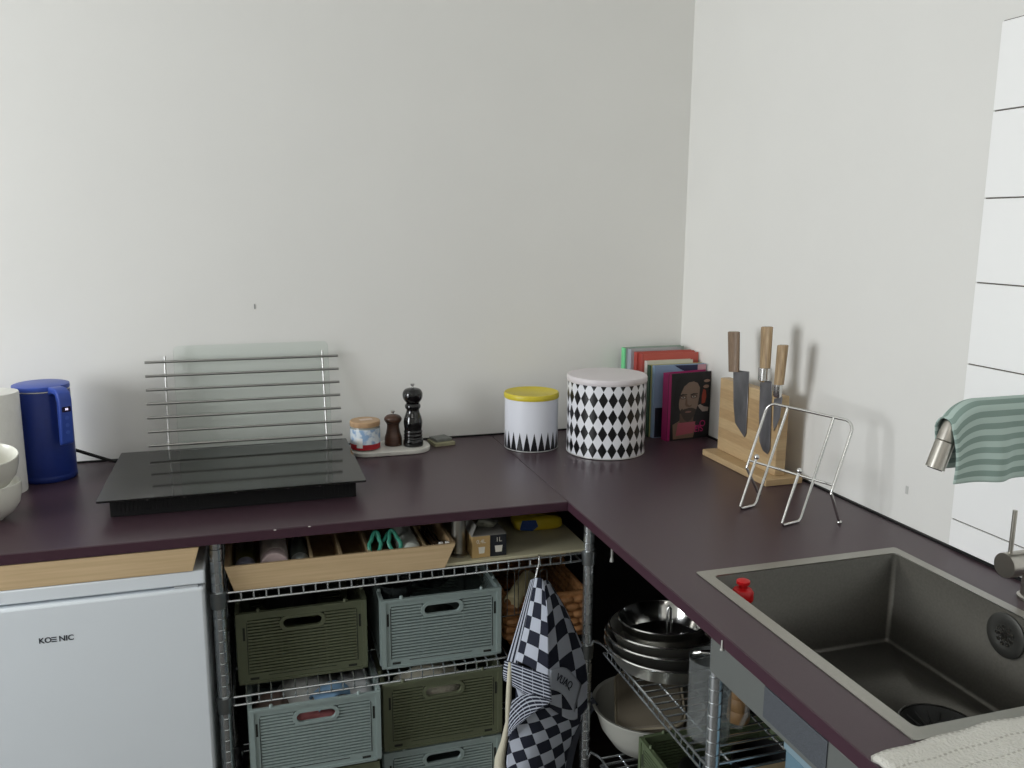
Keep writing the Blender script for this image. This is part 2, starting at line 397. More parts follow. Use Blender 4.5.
# ================================================================ FAUCET + CLOTH
fo = (-.050, -1.318, H)
fc = thing('faucet', 'brushed steel sink faucet with horizontal body and high spout', 'faucet', fo)
FM = mat('faucet_steel', srgb(182, 178, 170), .3, 1, noise=.06, nscale=120, stretch=(30, 30, 1))
MB().lathe([(0, .0004), (.027, .0004), (.027, .004), (.0225, .006), (.0225, .095), (.0145, .10), (.0140, .312)], (.006, 0, 0), 28).build('column', FM, fc)
MB().lathe([(.0, -.024), (.0185, -.024), (.0205, -.022), (.0205, .066), (.0198, .0675), (0, .0675)], (0, 0, .066), 32, axis=(-1, 0, 0)).build('mixer_body', FM, fc)
MB().tube([(-.0575, 0, .083), (-.0575, 0, .157)], .0036, 12).build('lever', FM, fc)
ZSP = .326
sp = []
for k in range(7):
    a = math.radians(90 * k / 6); sp.append((-.016 + .016 * math.cos(a), 0, ZSP - .016 + .016 * math.sin(a)))
sp += [(-.06, 0, ZSP), (-.120, 0, ZSP), (-.160, 0, ZSP)]
AN = math.radians(70)
for k in range(1, 8):
    a = AN * k / 7; sp.append((-.160 - .046 * math.sin(a), 0, ZSP - .046 + .046 * math.cos(a)))
d = Vector((-math.cos(AN), 0, -math.sin(AN))); e = Vector(sp[-1])
hd0 = e + d * .016; tip = e + d * .060
sp.append(tuple(hd0))
MB().tube(sp, .0136, 20).build('spout', FM, fc)
t = MB(); t.tube([hd0 + d * .0006, hd0 + d * .002, tip], [.0125, .0139, .0139], 24, caps=True)
t.tube([tip, tip + d * .0015], [.0108, .0104], 20, mi=1)
t.build('spray_head', [FM, BLACK], fc)

# striped cloth over the spout
def stripes(M, u, v): return M('GREATER_THAN', M('FRACT', M('MULTIPLY', v, 1.0)), .5)
SG = pattern('sage_stripe', srgb(172, 190, 183), srgb(130, 150, 142), stripes, .85)
rt = .0165
FH, BH = .106, .100
def spz(lx):
    """height of the spout axis at distance -lx from the column"""
    if lx > -.160: return H + ZSP
    q = min(.90, (-lx - .160) / .054); return H + ZSP - .046 + .046 * math.sqrt(1 - q * q)
def clothpt(u, v):
    # u along the spout (0 = tip side), v across: 0 back hem ... 1 front hem
    L = BH + PI * rt + FH; s = v * L
    lean = (.010 if s < BH else -.022 * 0)
    x = -.264 + .282 * u
    az = spz(x - fo[0])
    if s < BH: y = fo[1] + rt + .001; z = az - (BH - s); w = (BH - s) / BH; side = 1
    elif s < BH + PI * rt:
        a = (s - BH) / rt; y = fo[1] + rt * math.cos(a); z = az + rt * math.sin(a); w = 0; side = 0
    else: y = fo[1] - rt - .001; z = az - (s - BH - PI * rt); w = (s - BH - PI * rt) / FH; side = -1
    # the hems run level: the drop past the bend is shorter
    z += (H + ZSP - az) * w
    fold = .0025 * math.sin(u * 8 + 2.2) * w + .015 * math.exp(-((u - .28) / .09) ** 2) * min(1, w * 1.6)
    if side == -1: y -= .004 * w + fold; x += .005 * w * (1 - u) + .006 * math.sin(w * 3.2) * (1 - u)
    if side == 1: y += .016 * w + .4 * fold; x += .026 * w * (1 - u)
    return (x, y, z)
co = (-.08, -1.318, H + .2)
t = MB(co); t.grid(clothpt, 44, 70, 0, 1, 14.5)
tag(t.build('dish_cloth', SG, solid=.0022, offset=0, angle=180, recalc=False), 'sage green striped cloth draped over the faucet spout', 'cloth')

# dish mat at the near end of the sink
def waffle(M, u, v): return M('MULTIPLY', M('LESS_THAN', M('FRACT', M('MULTIPLY', v, 17.)), .10), M('LESS_THAN', M('FRACT', M('MULTIPLY', u, 60.)), .55))
KN = pattern('knit_mat', srgb(208, 206, 198), srgb(180, 177, 168), waffle, .95)
nt = KN.node_tree; nz = nt.nodes.new('ShaderNodeTexNoise'); nz.inputs['Scale'].default_value = 260; bp = nt.nodes.new('ShaderNodeBump'); bp.inputs['Strength'].default_value = .9; bp.inputs['Distance'].default_value = .003
tc = nt.nodes.new('ShaderNodeTexCoord'); nt.links.new(tc.outputs['Object'], nz.inputs['Vector'])
nt.links.new(nz.outputs[0], bp.inputs['Height']); nt.links.new(bp.outputs[0], nt.nodes['Principled BSDF'].inputs['Normal'])
mo = (-.34, -1.8, H)
def matpt(u, v):
    x = -.606 + .52 * u; y = -1.596 - .47 * v
    y += .016 * (math.sin(min(1, u / .42) * PI / 2)) * (1 - v) - .014 * (1 - v) + .0015 * math.sin(u * 40) * (1 - v)
    x += .004 * math.sin(v * 25)
    return (x, y, H + .0078 + .0012 * math.sin(v * 60) + .0008 * math.sin(u * 23))
t = MB(mo); t.grid(matpt, 50, 40, 0, 1, 1)
tag(t.build('drying_mat', KN, solid=.006, offset=0, angle=180, bevel=0), 'cream knitted dish drying mat at the near end of the sink', 'mat')

# ================================================================ HOB + RACK + BOARD
ho = (-1.29, -.3, H)
hob = thing('induction_hob', 'black glass induction hob lying loose on the left worktop', 'hob', ho)
t = MB(ho); t.prism(rrect(-1.5635, -1.0220, -.5005, -.1085, .004, 3), (1, 0, 0), (0, 1, 0), (0, 0, .0045), (0, 0, .9405)); t.build('glass_top', HOBG, hob, bevel=.0006)
t = MB(ho); t.box(-1.5425, -1.042, -.472, -.130, H + .001, .9402)
for k in range(60):
    x = -1.534 + k * .0081; t.box(x, x + .003, -.4728, -.472, H + .010, .932)
t.build('housing', HOBB, hob)
for px in (147, 184, 236, 288, 320):
    x = at(px, 497 - (px - 147) * .07, 'y', -.474).x
    MB(ho).lathe([(.0024, 0), (.0024, .001), (0, .0016)], (x, -.4728, .9335), 10, axis=(0, -1, 0)).build('screw', CHROME, hob)

def rk(z): return -.030 - (1.153 - z) * .068 / .253     # rack leans: y at height z
ro = (-1.266, -.09, H)
rack = thing('drying_rack', 'steel rod drying rack leaning on the wall behind the hob', 'dish rack', ro)
for k in range(8):
    z = 1.1535 - .0336 * k; y = rk(z)
    xl = -1.5045 + .0002 * k; xr = -1.0290
    MB(ro).tube([(xl, y, z - .0004), (xr, y, z + .0004 - .002)], .0034, 12).build('rod', mat('rack_rod', srgb(165, 165, 162), .3, 1), rack)
for px0, px1 in ((164.4, 168.3), (322.8, 327.2)):
    x0 = at(px0, 360, 'y', -.035).x; x1 = at(px1, 440, 'y', -.085).x
    x2 = x1 + (x1 - x0) * .25
    MB(ro).tube([(x0, rk(1.166) + .0055, 1.166), (x2, rk(.903) + .0055, .9025)], .0028, 10).build('cross_bar', mat('rack_bar', srgb(196, 196, 194), .38, .8), rack)
go = (-1.246, -.05, H)
A = Vector((-1.437, -.050, .9008)); U_ = Vector((0, .036, .2895)); wv = Vector((1, 0, 0))
Un = U_.normalized(); 
t = MB(go); t.prism(rrect(0, .3835, 0, U_.length, .014, 6), wv, Un, Vector((0, -Un.z, Un.y)) * .004, A)
for f_ in t.bm.faces:
    if len(f_.verts) == 4: f_.material_index = 1
tag(t.build('glass_board', [GLASS, thin_glass('glass_edge', srgb(165, 178, 172))]), 'clear glass board with rounded corners leaning on the wall behind the rack', 'cutting board')

# ================================================================ KETTLE, ROLL, BOWLS, CORD
ko = (-1.7225, -.1190, H)
ket = thing('kettle', 'blue cylindrical electric kettle with handle facing out', 'kettle', ko)
MB().lathe([(0, .0006), (.060, .0006), (.0618, .003), (.0618, .012), (.0608, .014), (.0612, .017), (.0605, .2105), (.0600, .2120), (0, .2120)], (0, 0, 0), 64).build('body', BLUEP, ket)
MB().lathe([(.0595, .2122), (.0608, .2135), (.0608, .2155), (.0595, .2162)], (0, 0, 0), 64, cap=False).build('rim_ring', CHROME, ket, label='thin steel ring under the lid')
MB().lathe([(.0, .2160), (.0605, .2162), (.0610, .219), (.0603, .2255), (.055, .2275), (0, .2282)], (0, 0, 0), 64).build('lid', BLUEL, ket, label='lighter blue lid')
cdv = Vector((CAM.x - ko[0], CAM.y - ko[1], 0)).normalized(); rt_ = Vector((-cdv.y, cdv.x, 0))
an = math.radians(27); hd = cdv * math.cos(an) + rt_ * math.sin(an); hs = Vector((-hd.y, hd.x, 0))
prof = [(.045, .219), (.060, .226), (.085, .225), (.098, .216), (.103, .200), (.102, .150), (.098, .098), (.090, .092), (.086, .098), (.088, .150), (.089, .195), (.084, .210), (.070, .212), (.058, .206), (.045, .212)]
t = MB(); t.prism(prof, hd, (0, 0, 1), hs * .030, hs * -.015)
hn = t.build('handle', BLUEL, ket, bevel=.004, bseg=3, label='lighter blue strap handle')
Mh = basis(hd * .1033 + Vector((0, 0, .178)), hs, (0, 0, 1))
t = MB(); t.prism(rrect(-.010, .010, -.006, .006, .002, 3), hs, (0, 0, 1), hd * .0012, hd * .1025 + Vector((0, 0, .178)))
dsp = t.build('display', mat('display_dark', srgb(30, 20, 50), .2), hn, label='dark digit display')
text('digits', '88', .007, mat('display_light', srgb(235, 225, 255), .5, emit=1.5), dsp, basis(hd * .1040 + Vector((0, 0, .178)), hs, (0, 0, 1)), .0001)
bsf = mat('button_blue', srgb(70, 100, 190), .4)
for k in range(3):
    t = MB(); t.lathe([(.0045, 0), (.0045, .0008), (0, .001)], hd * (.1022 - .0004 * k) + Vector((0, 0, .158 - .017 * k)), 14, axis=hd); t.build('button', bsf, hn)
c = Vector((at(76, 452, 'y', -.05)))
cpts = [Vector((-1.690, -.085, .962)), Vector((-1.670, -.070, .950)), Vector((-1.630, -.055, .928)), Vector((-1.588, -.042, .9075)), Vector((-1.55, -.036, .9052)), Vector((-1.50, -.045, .9052))]
sm = []
for i in range(len(cpts) - 1):
    for k in range(4):
        u = k / 4; p0, p1, p2, p3 = cpts[max(0, i - 1)], cpts[i], cpts[i + 1], cpts[min(len(cpts) - 1, i + 2)]
        sm.append(.5 * ((2 * p1) + (p2 - p0) * u + (2 * p0 - 5 * p1 + 4 * p2 - p3) * u * u + (3 * p1 - p0 - 3 * p2 + p3) * u ** 3))
sm.append(cpts[-1])
tag(MB(cpts[3]).tube(sm, .0040, 10).build('power_cord', BLACK), 'black power cord running from the blue kettle towards the hob', 'cord')

po = (-1.8040, -.216, H)
pr = thing('paper_towel_roll', 'white paper towel roll standing beside the blue kettle', 'paper roll', po)
MB().lathe([(.0185, .0006), (.056, .0006), (.0565, .004), (.0565, .2255), (.0555, .2275), (.0185, .2275), (.0185, .0006)], (0, 0, 0), 56, cap=False).build('paper', PAPER, pr)
MB().lathe([(.0168, .001), (.0183, .001), (.0183, .2265), (.0168, .2265), (.0168, .001)], (0, 0, 0), 32, cap=False).build('core', mat('cardboard', srgb(160, 140, 115), .8), pr)

def bowl(o, tilt, label, rot=0):
    r = thing('bowl', label, 'bowl', o, 0, 'white bowls stacked by the paper roll')
    t = MB(); pf = [(0, .001), (.022, .0008), (.024, .001), (.026, .004), (.044, .016), (.055, .034), (.0595, .055), (.0600, .076), (.0585, .0770), (.0570, .075), (.0565, .055), (.052, .036), (.041, .020), (.02, .008), (0, .006)]
    t.lathe(pf, (0, 0, 0), 48)
    t.build('ceramic_bowl', CERAM, r); r.rotation_euler = tilt
    return r
bowl((-1.772, -.418, H), (0, 0, 0), 'white ceramic bowl at the bottom of the stack by the paper roll')
bowl((-1.776, -.416, H + .064), (math.radians(10), math.radians(5), 0), 'white ceramic bowl on top of the stack, tilted forwards')

# ================================================================ STONE BOARD, JAR, MILLS, COASTERS
t = MB((-.91, -.09, H)); t.prism(rrect(-1.018, -.799, -.156, -.030, .055, 10), (1, 0, 0), (0, 1, 0), (0, 0, .0115), (0, 0, H + .0005))
tag(t.build('stone_board', MARBLE, bevel=.002), 'oval pale stone board under the jar and the two mills', 'serving board')
ZS = H + .012
jo = (-.9715, -.102, ZS)
jar = thing('storage_jar', 'squat jar with wooden lid and red white blue label on the stone board', 'jar', jo)
MB().lathe([(0, .0005), (.034, .0005), (.0375, .003), (.0385, .008), (.0385, .060), (.0370, .063), (0, .063)], (0, 0, 0), 48).build('glass_body', mat('jar_glass', srgb(200, 205, 200), .1, trans=.5), jar)
LB = bpy.data.materials.new('jar_label_print'); LB.use_nodes = True; nt = LB.node_tree; b = nt.nodes['Principled BSDF']; b.inputs['Roughness'].default_value = .45
uv = nt.nodes.new('ShaderNodeUVMap'); s_ = nt.nodes.new('ShaderNodeSeparateXYZ'); nt.links.new(uv.outputs[0], s_.inputs[0])
nz = nt.nodes.new('ShaderNodeTexNoise'); nz.inputs['Scale'].default_value = 60; tc = nt.nodes.new('ShaderNodeTexCoord'); nt.links.new(tc.outputs['Object'], nz.inputs['Vector'])
r1 = nt.nodes.new('ShaderNodeValToRGB'); r1.color_ramp.elements[0].position = .42; r1.color_ramp.elements[1].position = .56; r1.color_ramp.elements[0].color = srgb(140, 168, 200); r1.color_ramp.elements[1].color = srgb(214, 222, 228)
nt.links.new(nz.outputs[0], r1.inputs[0])
mr = nt.nodes.new('ShaderNodeMath'); mr.operation = 'LESS_THAN'; mr.inputs[1].default_value = .0185; nt.links.new(s_.outputs[1], mr.inputs[0])
mx = nt.nodes.new('ShaderNodeMix'); mx.data_type = 'RGBA'; nt.links.new(mr.outputs[0], mx.inputs[0]); nt.links.new(r1.outputs[0], mx.inputs[6]); mx.inputs[7].default_value = srgb(168, 30, 40); nt.links.new(mx.outputs[2], b.inputs['Base Color'])
MB().lathe([(.0388, .004), (.0390, .018), (.0390, .019), (.0390, .058)], (0, 0, 0), 64, cap=False).build('label_band', LB, jar, label='white and blue label above a red band')
tt = MB(); 
for k in range(6):
    a0 = math.radians(228 + k * 4); a1 = math.radians(228 + k * 4 + 4)
    for (a, b_) in ((a0, a1),):
        tt.hexa([(.0389 * math.cos(a), .0389 * math.sin(a), .010), (.0389 * math.cos(b_), .0389 * math.sin(b_), .010), (.0394 * math.cos(b_), .0394 * math.sin(b_), .010), (.0394 * math.cos(a), .0394 * math.sin(a), .010),
                 (.0389 * math.cos(a), .0389 * math.sin(a), .036), (.0389 * math.cos(b_), .0389 * math.sin(b_), .036), (.0394 * math.cos(b_), .0394 * math.sin(b_), .036), (.0394 * math.cos(a), .0394 * math.sin(a), .036)])
tt.build('barcode_patch', mat('patch_white', srgb(225, 225, 222), .5), jar, label='small white patch')
MB().lathe([(0, .0632), (.0385, .0632), (.0395, .065), (.0395, .0755), (.0375, .0775), (0, .0775)], (0, 0, 0), 48).build('lid', wood('jar_lid_wood', srgb(176, 142, 108), srgb(196, 164, 128), (4, 20, 4), 8), jar, label='pale wooden lid')
tt = MB(); tt.prism(rrect(-.018, .016, -.008, .010, .003, 3), (1, .1, 0), (-.1, 1, 0), (0, 0, .0004), (.004, .002, .0776)); tt.build('lid_sticker', mat('sticker', srgb(215, 196, 182), .6), jar, label='pale sticker on the lid')

def lat(prof, n=4):
    """smooth a coarse profile"""
    out = []
    for i in range(len(prof) - 1):
        p0, p1, p2, p3 = prof[max(0, i - 1)], prof[i], prof[i + 1], prof[min(len(prof) - 1, i + 2)]
        for k in range(n):
            u = k / n
            out.append(tuple(max(0, .5 * (2 * p1[a] + (p2[a] - p0[a]) * u + (2 * p0[a] - 5 * p1[a] + 4 * p2[a] - p3[a]) * u * u + (3 * p1[a] - p0[a] - 3 * p2[a] + p3[a]) * u ** 3)) for a in (0, 1)))
    return out + [prof[-1]]
m1 = thing('salt_mill', 'short brown wooden mill on the stone board', 'mill', (-.8945, -.084, ZS), 0)
MB().lathe([(0, .0005), (.0225, .0005)] + lat([(.0232, .002), (.0235, .010), (.0225, .022), (.0190, .034), (.0165, .048), (.0165, .056), (.0185, .061)]) + [(0, .061)], (0, 0, 0), 40).build('body', WALN, m1)
MB().lathe([(0, .0615), (.0175, .0615)] + lat([(.0205, .064), (.0232, .069), (.0225, .075), (.0165, .081), (.006, .0840)]) + [(0, .0845)], (0, 0, 0), 40).build('head', WALN, m1)
MB().lathe([(0, .0845), (.0025, .0845), (.0025, .088), (.0055, .090), (.0060, .0930), (.0035, .0955), (0, .096)], (0, 0, 0), 20).build('knob', CHROME, m1)
m2 = thing('pepper_mill', 'tall glossy black pepper mill on the stone board', 'mill', (-.8440, -.104, ZS), 0)
MB().lathe([(0, .0005), (.026, .0005)] + lat([(.0268, .003), (.0265, .014), (.0240, .019), (.0255, .0215), (.0240, .0245), (.0252, .030), (.0236, .034), (.0248, .0395), (.0232, .044), (.0248, .056), (.0250, .066), (.0225, .078), (.0178, .092), (.0172, .099), (.0205, .104), (.0208, .110), (.0180, .115)], 4) + [(0, .1155)], (0, 0, 0), 48).build('body', GLOSSB, m2)
MB().lathe([(0, .1158), (.0165, .1158)] + lat([(.0190, .119), (.0245, .127), (.0267, .137), (.0255, .146), (.0200, .1535), (.010, .1570), (.004, .1575)]) + [(0, .1578)], (0, 0, 0), 48).build('head', GLOSSB, m2)
MB().lathe([(0, .1578), (.003, .1578), (.003, .163), (.0060, .1645), (.0065, .1675), (.004, .1695), (0, .170)], (0, 0, 0), 24).build('knob', CHROME, m2)
co_ = thing('coaster', 'square pale wooden coaster beside the black mill', 'coaster', (-.7570, -.062, H), math.radians(8), 'coasters by the black mill')
t = MB(); t.prism(rrect(-.031, .029, -.031, .031, .003, 3), (1, 0, 0), (0, 1, 0), (0, 0, .009), (0, 0, .0006)); t.build('wooden_square', mat('coaster_wood', srgb(150, 146, 118), .6, noise=.08), co_, bevel=.0008)
c2 = thing('coaster', 'smaller grey slate tile lying on the pale wooden coaster', 'coaster', (-.760, -.056, H + .0098), math.radians(16), 'coasters by the black mill')
t = MB(); t.prism(rrect(-.023, .025, -.024, .022, .001, 1), (1, 0, 0), (0, 1, 0), (0, 0, .0075), (0, 0, .0)); t.build('slate_square', SLATE, c2, bevel=.0008)

# ================================================================ TINS
def spikes(M, u, v):
    tri = M('MULTIPLY', M('ABSOLUTE', M('SUBTRACT', M('FRACT', M('MULTIPLY', u, 23.0)), .5)), 2.0)
    return M('LESS_THAN', tri, M('SUBTRACT', 1.0, M('DIVIDE', M('SUBTRACT', v, .004), .050)))
SPK = pattern('tin_spikes', srgb(222, 224, 232), srgb(14, 15, 20), spikes, .32)
p = at(531, 446.8, 'y', -.158)
to = (p.x, -.158, H)
t1 = thing('storage_tin', 'small white tin with black spikes and yellow lid', 'tin', to, 0)
R1 = .0725
MB().lathe([(0, .0006), (R1 - .002, .0006), (R1 + .0008, .002), (R1 + .0008, .004)], (0, 0, 0), 72).build('base_rim', TINR, t1)
MB().lathe([(R1, .004), (R1, .05), (R1, .1), (R1, .1400)], (0, 0, 0), 72, cap=False).build('body', SPK, t1)
MB().lathe([(0, .139), (R1 + .001, .139), (R1 + .0020, .141), (R1 + .0020, .1500), (R1, .1535), (R1 - .004, .1535), (R1 - .006, .1520), (0, .1520)], (0, 0, 0), 72).build('lid', YELL, t1, label='yellow lid')
def diamonds(M, u, v):
    a = M('ABSOLUTE', M('SUBTRACT', M('FRACT', M('MULTIPLY', u, 26.0)), .5))
    b = M('ABSOLUTE', M('SUBTRACT', M('FRACT', M('DIVIDE', M('SUBTRACT', v, .003), .0440)), .5))
    return M('LESS_THAN', M('ADD', a, b), .485)
DIA = pattern('tin_diamonds', srgb(226, 227, 232), srgb(10, 10, 13), diamonds, .3)
p = at(605, 453, 'y', -.253)
to = (p.x, -.253, H)
t2 = thing('storage_tin', 'large white tin with black diamond pattern and pale lid', 'tin', to, 0)
R2 = .1042
MB().lathe([(0, .0006), (R2 - .002, .0006), (R2 + .0008, .002), (R2 + .0008, .005)], (0, 0, 0), 96).build('base_rim', TINR, t2)
MB().lathe([(R2, .005), (R2, .06), (R2, .12), (R2, .1960)], (0, 0, 0), 96, cap=False).build('body', DIA, t2)
MB().lathe([(0, .193), (R2 + .001, .193), (R2 + .0022, .195), (R2 + .0022, .2055), (R2, .2090), (R2 - .004, .2095), (0, .2100)], (0, 0, 0), 96).build('lid', mat('pale_lid', srgb(214, 208, 210), .4), t2, label='pale pinkish grey lid')

# ================================================================ BOOKS
PAGES = mat('pages', srgb(226, 220, 204), .8, noise=.03, nscale=200, stretch=(1, 40, 1))
def book(label, yf, yb, pxl, pytop, pxr, ccol, spcol, rz=0, hz=None, rough=.4, wmax=.2):
    p = at(pxl, pytop + 2, 'y', yb if rz == 0 else yf); top = at(pxr, pytop, 'y', yf)
    hgt = (hz or at((pxl + pxr) / 2, pytop, 'y', yb).z - H)
    w = min(top.x, -.004) - p.x
    r = thing('book', label, 'book', (p.x, yf, H), rz, 'books standing in the corner')
    T = yb - yf; c = .0022
    mc = mat('book_' + label[:14].replace(' ', '_'), ccol, rough); ms = mat('spine_' + label[:14].replace(' ', '_'), spcol, rough)
    t = MB(); t.box(0, w, 0, c, .0005, hgt); t.box(0, w, T - c, T, .0005, hgt); t.box(-.0012, c, -.0002, T + .0002, .0005, hgt + .0002, 1); t.build('cover', [mc, ms], r)
    MB().box(c, w - .004, c + .0002, T - c - .0002, .004, hgt - .004).build('pages', PAGES, r)
    return r, w, hgt, T
book('light green book with white spine foot, hindmost in the corner row', -.048, -.026, 622, 346, 684, srgb(150, 166, 156), srgb(118, 214, 148))
book('grey book second from the back of the corner row', -.073, -.049, 628, 347.5, 681, srgb(168, 170, 172), srgb(165, 168, 178))
book('red book behind the thicker red book in the corner row', -.093, -.075, 634.5, 350.5, 694, srgb(184, 88, 78), srgb(176, 76, 68))
book('thick red book in front of the other red one, corner row', -.117, -.094, 639.5, 352, 698.5, srgb(186, 90, 78), srgb(170, 74, 66))
book('cream book with pale spine between red and dark green books', -.134, -.118, 645, 359.5, 693, srgb(206, 204, 188), srgb(215, 212, 205))
book('dark green book in the corner row', -.150, -.135, 648, 363.5, 704, srgb(172, 168, 110), srgb(36, 72, 52))
r, w, hg, T = book('light blue book with dark lower cover behind the portrait book', -.1650, -.151, 653, 364, 708.5, srgb(138, 158, 186), srgb(132, 156, 184))
t = MB(); t.box(.004, w - .002, -.0006, -.0001, .002, hg * .42); t.build('dark_cover_area', mat('navy_print', srgb(30, 34, 46), .4), r, label='dark lower half of the cover')
t = MB(); t.prism([(.06, hg - .001), (.075, hg - .010), (.092, hg - .018), (w - .03, hg - .019), (w - .012, hg - .001)], (1, 0, 0), (0, 0, 1), (0, -.0004, 0), (0, -.0001, 0)); t.build('dark_cover_patch', mat('navy_print2', srgb(44, 48, 78), .4), r)
t = MB(); t.box(w - .028, w - .001, -.0009, -.0005, hg - .05, hg - .001); t.build('pink_corner', mat('pink_print', srgb(198, 150, 160), .4), r, label='pink corner of the cover')
t = MB(); t.box(-.0005, -.0001, .002, T - .002, .012, hg * .45); t.build('dark_spine_foot', mat('navy_print', srgb(30, 34, 46), .4), r)
# portrait book in front
bz_ = thing('book', 'magenta book with a dark portrait of a bearded man, front of the corner row', 'book', (-.1455, -.2125, H), math.radians(7.5), 'books standing in the corner')
w, hg, T = .1430, .192, .028
c = .002
MG = mat('magenta_cloth', srgb(158, 30, 98), .45); CV = mat('cover_black', srgb(26, 25, 26), .35)
t = MB(); t.box(0, w, 0, c, .0005, hg, 1); t.box(0, w, T - c, T, .0005, hg); t.box(0, c, c, T - c, .0005, hg); t.build('cover', [MG, CV], bz_)
MB().box(c, w - .004, c + .0002, T - c - .0002, .004, hg - .012).build('pages', PAGES, bz_)
MB().box(0, .0085, -.0003, -.00005, .0008, hg - .0005).build('hinge_band', MG, bz_, label='magenta hinge band')
def decal(name, poly, col, d, m=None, scale=1):
    t = MB(); t.prism([(x * w, z * hg) for x, z in poly], (1, 0, 0), (0, 0, 1), (0, -.00012, 0), (0, -.0002 - d * .00013, 0)); return t.build(name, m or mat('print_%s' % name, col, .45), bz_)
def oval(cx, cz, rx, rz, n=20, sq=2.0):
    return [(cx + rx * math.copysign(abs(math.cos(2 * PI * k / n)) ** (2 / sq), math.cos(2 * PI * k / n)), cz + rz * math.copysign(abs(math.sin(2 * PI * k / n)) ** (2 / sq), math.sin(2 * PI * k / n))) for k in range(n)]
decal('printed_chest', [(.14, .02), (.62, .02), (.68, .20), (.56, .32), (.36, .32), (.12, .24)], srgb(122, 98, 82), 0)
decal('printed_neck', [(.28, .22), (.6, .22), (.62, .40), (.28, .40)], srgb(92, 72, 60), 1)
decal('printed_face', [(.24, .60), (.26, .48), (.32, .38), (.38, .31), (.46, .28), (.55, .31), (.64, .39), (.70, .50), (.73, .64), (.74, .78), (.70, .88), (.60, .93), (.44, .92), (.32, .85), (.26, .74)], srgb(132, 110, 95), 2)
decal('printed_hair', [(.12, .55), (.16, .88), (.30, .98), (.60, .99), (.80, .97), (.80, .80), (.755, .62), (.74, .76), (.68, .835), (.58, .865), (.47, .855), (.36, .80), (.29, .70), (.255, .60), (.24, .46), (.17, .44)], srgb(20, 18, 18), 4)
decal('printed_beard', [(.28, .44), (.34, .35), (.40, .29), (.47, .265), (.55, .29), (.63, .36), (.67, .44), (.63, .455), (.575, .47), (.50, .475), (.42, .465), (.35, .455), (.33, .475)], srgb(62, 50, 43), 3)
decal('printed_lips', oval(.475, .415, .075, .014), srgb(132, 92, 82), 5)
decal('printed_nose_shadow', [(.41, .62), (.44, .62), (.45, .535), (.50, .505), (.56, .52), (.545, .495), (.49, .485), (.42, .50), (.395, .53)], srgb(104, 80, 66), 4)
for cx in (.345, .60):
    decal('printed_eye_socket', oval(cx, .640, .085, .030), srgb(88, 66, 56), 5)
    decal('printed_eye', oval(cx, .637, .050, .013), srgb(168, 156, 142), 6)
    decal('printed_pupil', oval(cx - .005, .640, .016, .012, 12), srgb(30, 28, 30), 7)
    decal('printed_eyebrow', [(cx - .09, .672), (cx - .02, .690), (cx + .09, .680), (cx + .085, .668), (cx, .672), (cx - .085, .658)], srgb(34, 27, 24), 7)
decal('printed_hand_top', oval(.90, .86, .075, .022), srgb(160, 130, 112), 5); decal('printed_hand_middle', oval(.885, .775, .07, .026), srgb(150, 120, 102), 5)
decal('printed_red_shape', [(.79, .52), (.87, .53), (.90, .62), (.88, .72), (.82, .74), (.79, .64)], srgb(150, 62, 44), 5)
decal('printed_hand_bottom', [(.70, .50), (.74, .455), (.82, .40), (.95, .40), (.96, .46), (.85, .475), (.76, .515)], srgb(158, 142, 132), 6)
decal('printed_pink_haze', [(.20, .07), (.62, .09), (.66, .26), (.24, .26)], srgb(168, 84, 96), 6)
PK = mat('title_pink', srgb(196, 40, 112), .45)
for s_, zz, sz, xx in (('O', .262, .026, .83), ('EIS', .172, .026, .745), ('EFE', .217, .012, .72)):
    text('title_letters', s_, sz, PK, bz_, basis((xx * w, -.0013, zz * hg * .82), (1, 0, 0), (0, 0, 1)), .0001)

# ================================================================ KNIFE BLOCK AND KNIVES
bo = (-.066, -.52, H)
BAMB = bpy.data.materials.new('bamboo_strips'); BAMB.use_nodes = True; nt = BAMB.node_tree; b = nt.nodes['Principled BSDF']; b.inputs['Roughness'].default_value = .5
tc = nt.nodes.new('ShaderNodeTexCoord'); br = nt.nodes.new('ShaderNodeTexBrick'); mp = nt.nodes.new('ShaderNodeMapping'); mp.inputs['Rotation'].default_value = (PI / 2, 0, PI / 2)
sx_ = nt.nodes.new('ShaderNodeSeparateXYZ'); cb_ = nt.nodes.new('ShaderNodeCombineXYZ'); nt.links.new(tc.outputs['Object'], sx_.inputs[0]); nt.links.new(sx_.outputs[1], cb_.inputs[0]); nt.links.new(sx_.outputs[2], cb_.inputs[1])
br.inputs['Scale'].default_value = 1; br.inputs['Brick Width'].default_value = .23; br.inputs['Row Height'].default_value = .026; br.inputs['Mortar Size'].default_value = 0; br.offset = .37
br.inputs['Color1'].default_value = srgb(208, 180, 138); br.inputs['Color2'].default_value = srgb(186, 154, 112)
nz = nt.nodes.new('ShaderNodeTexNoise'); nz.inputs['Scale'].default_value = 4; mp2 = nt.nodes.new('ShaderNodeMapping'); mp2.inputs['Scale'].default_value = (1, 6, 60)
nt.links.new(tc.outputs['Object'], mp2.inputs[0]); nt.links.new(mp2.outputs[0], nz.inputs['Vector'])
nt.links.new(cb_.outputs[0], br.inputs['Vector']); mx = nt.nodes.new('ShaderNodeMix'); mx.data_type = 'RGBA'; mx.blend_type = 'MULTIPLY'; mx.inputs[0].default_value = .35
nt.links.new(br.outputs[0], mx.inputs[6]); nt.links.new(nz.outputs[0], mx.inputs[7]); nt.links.new(mx.outputs[2], b.inputs['Base Color'])
kb = thing('knife_block', 'upright bamboo magnetic knife board on a bamboo foot', 'knife block', bo)
MB(bo).box(-.121, -.022, -.662, -.368, H + .0006, H + .0165).build('foot', BAMB, kb, bevel=.0015)
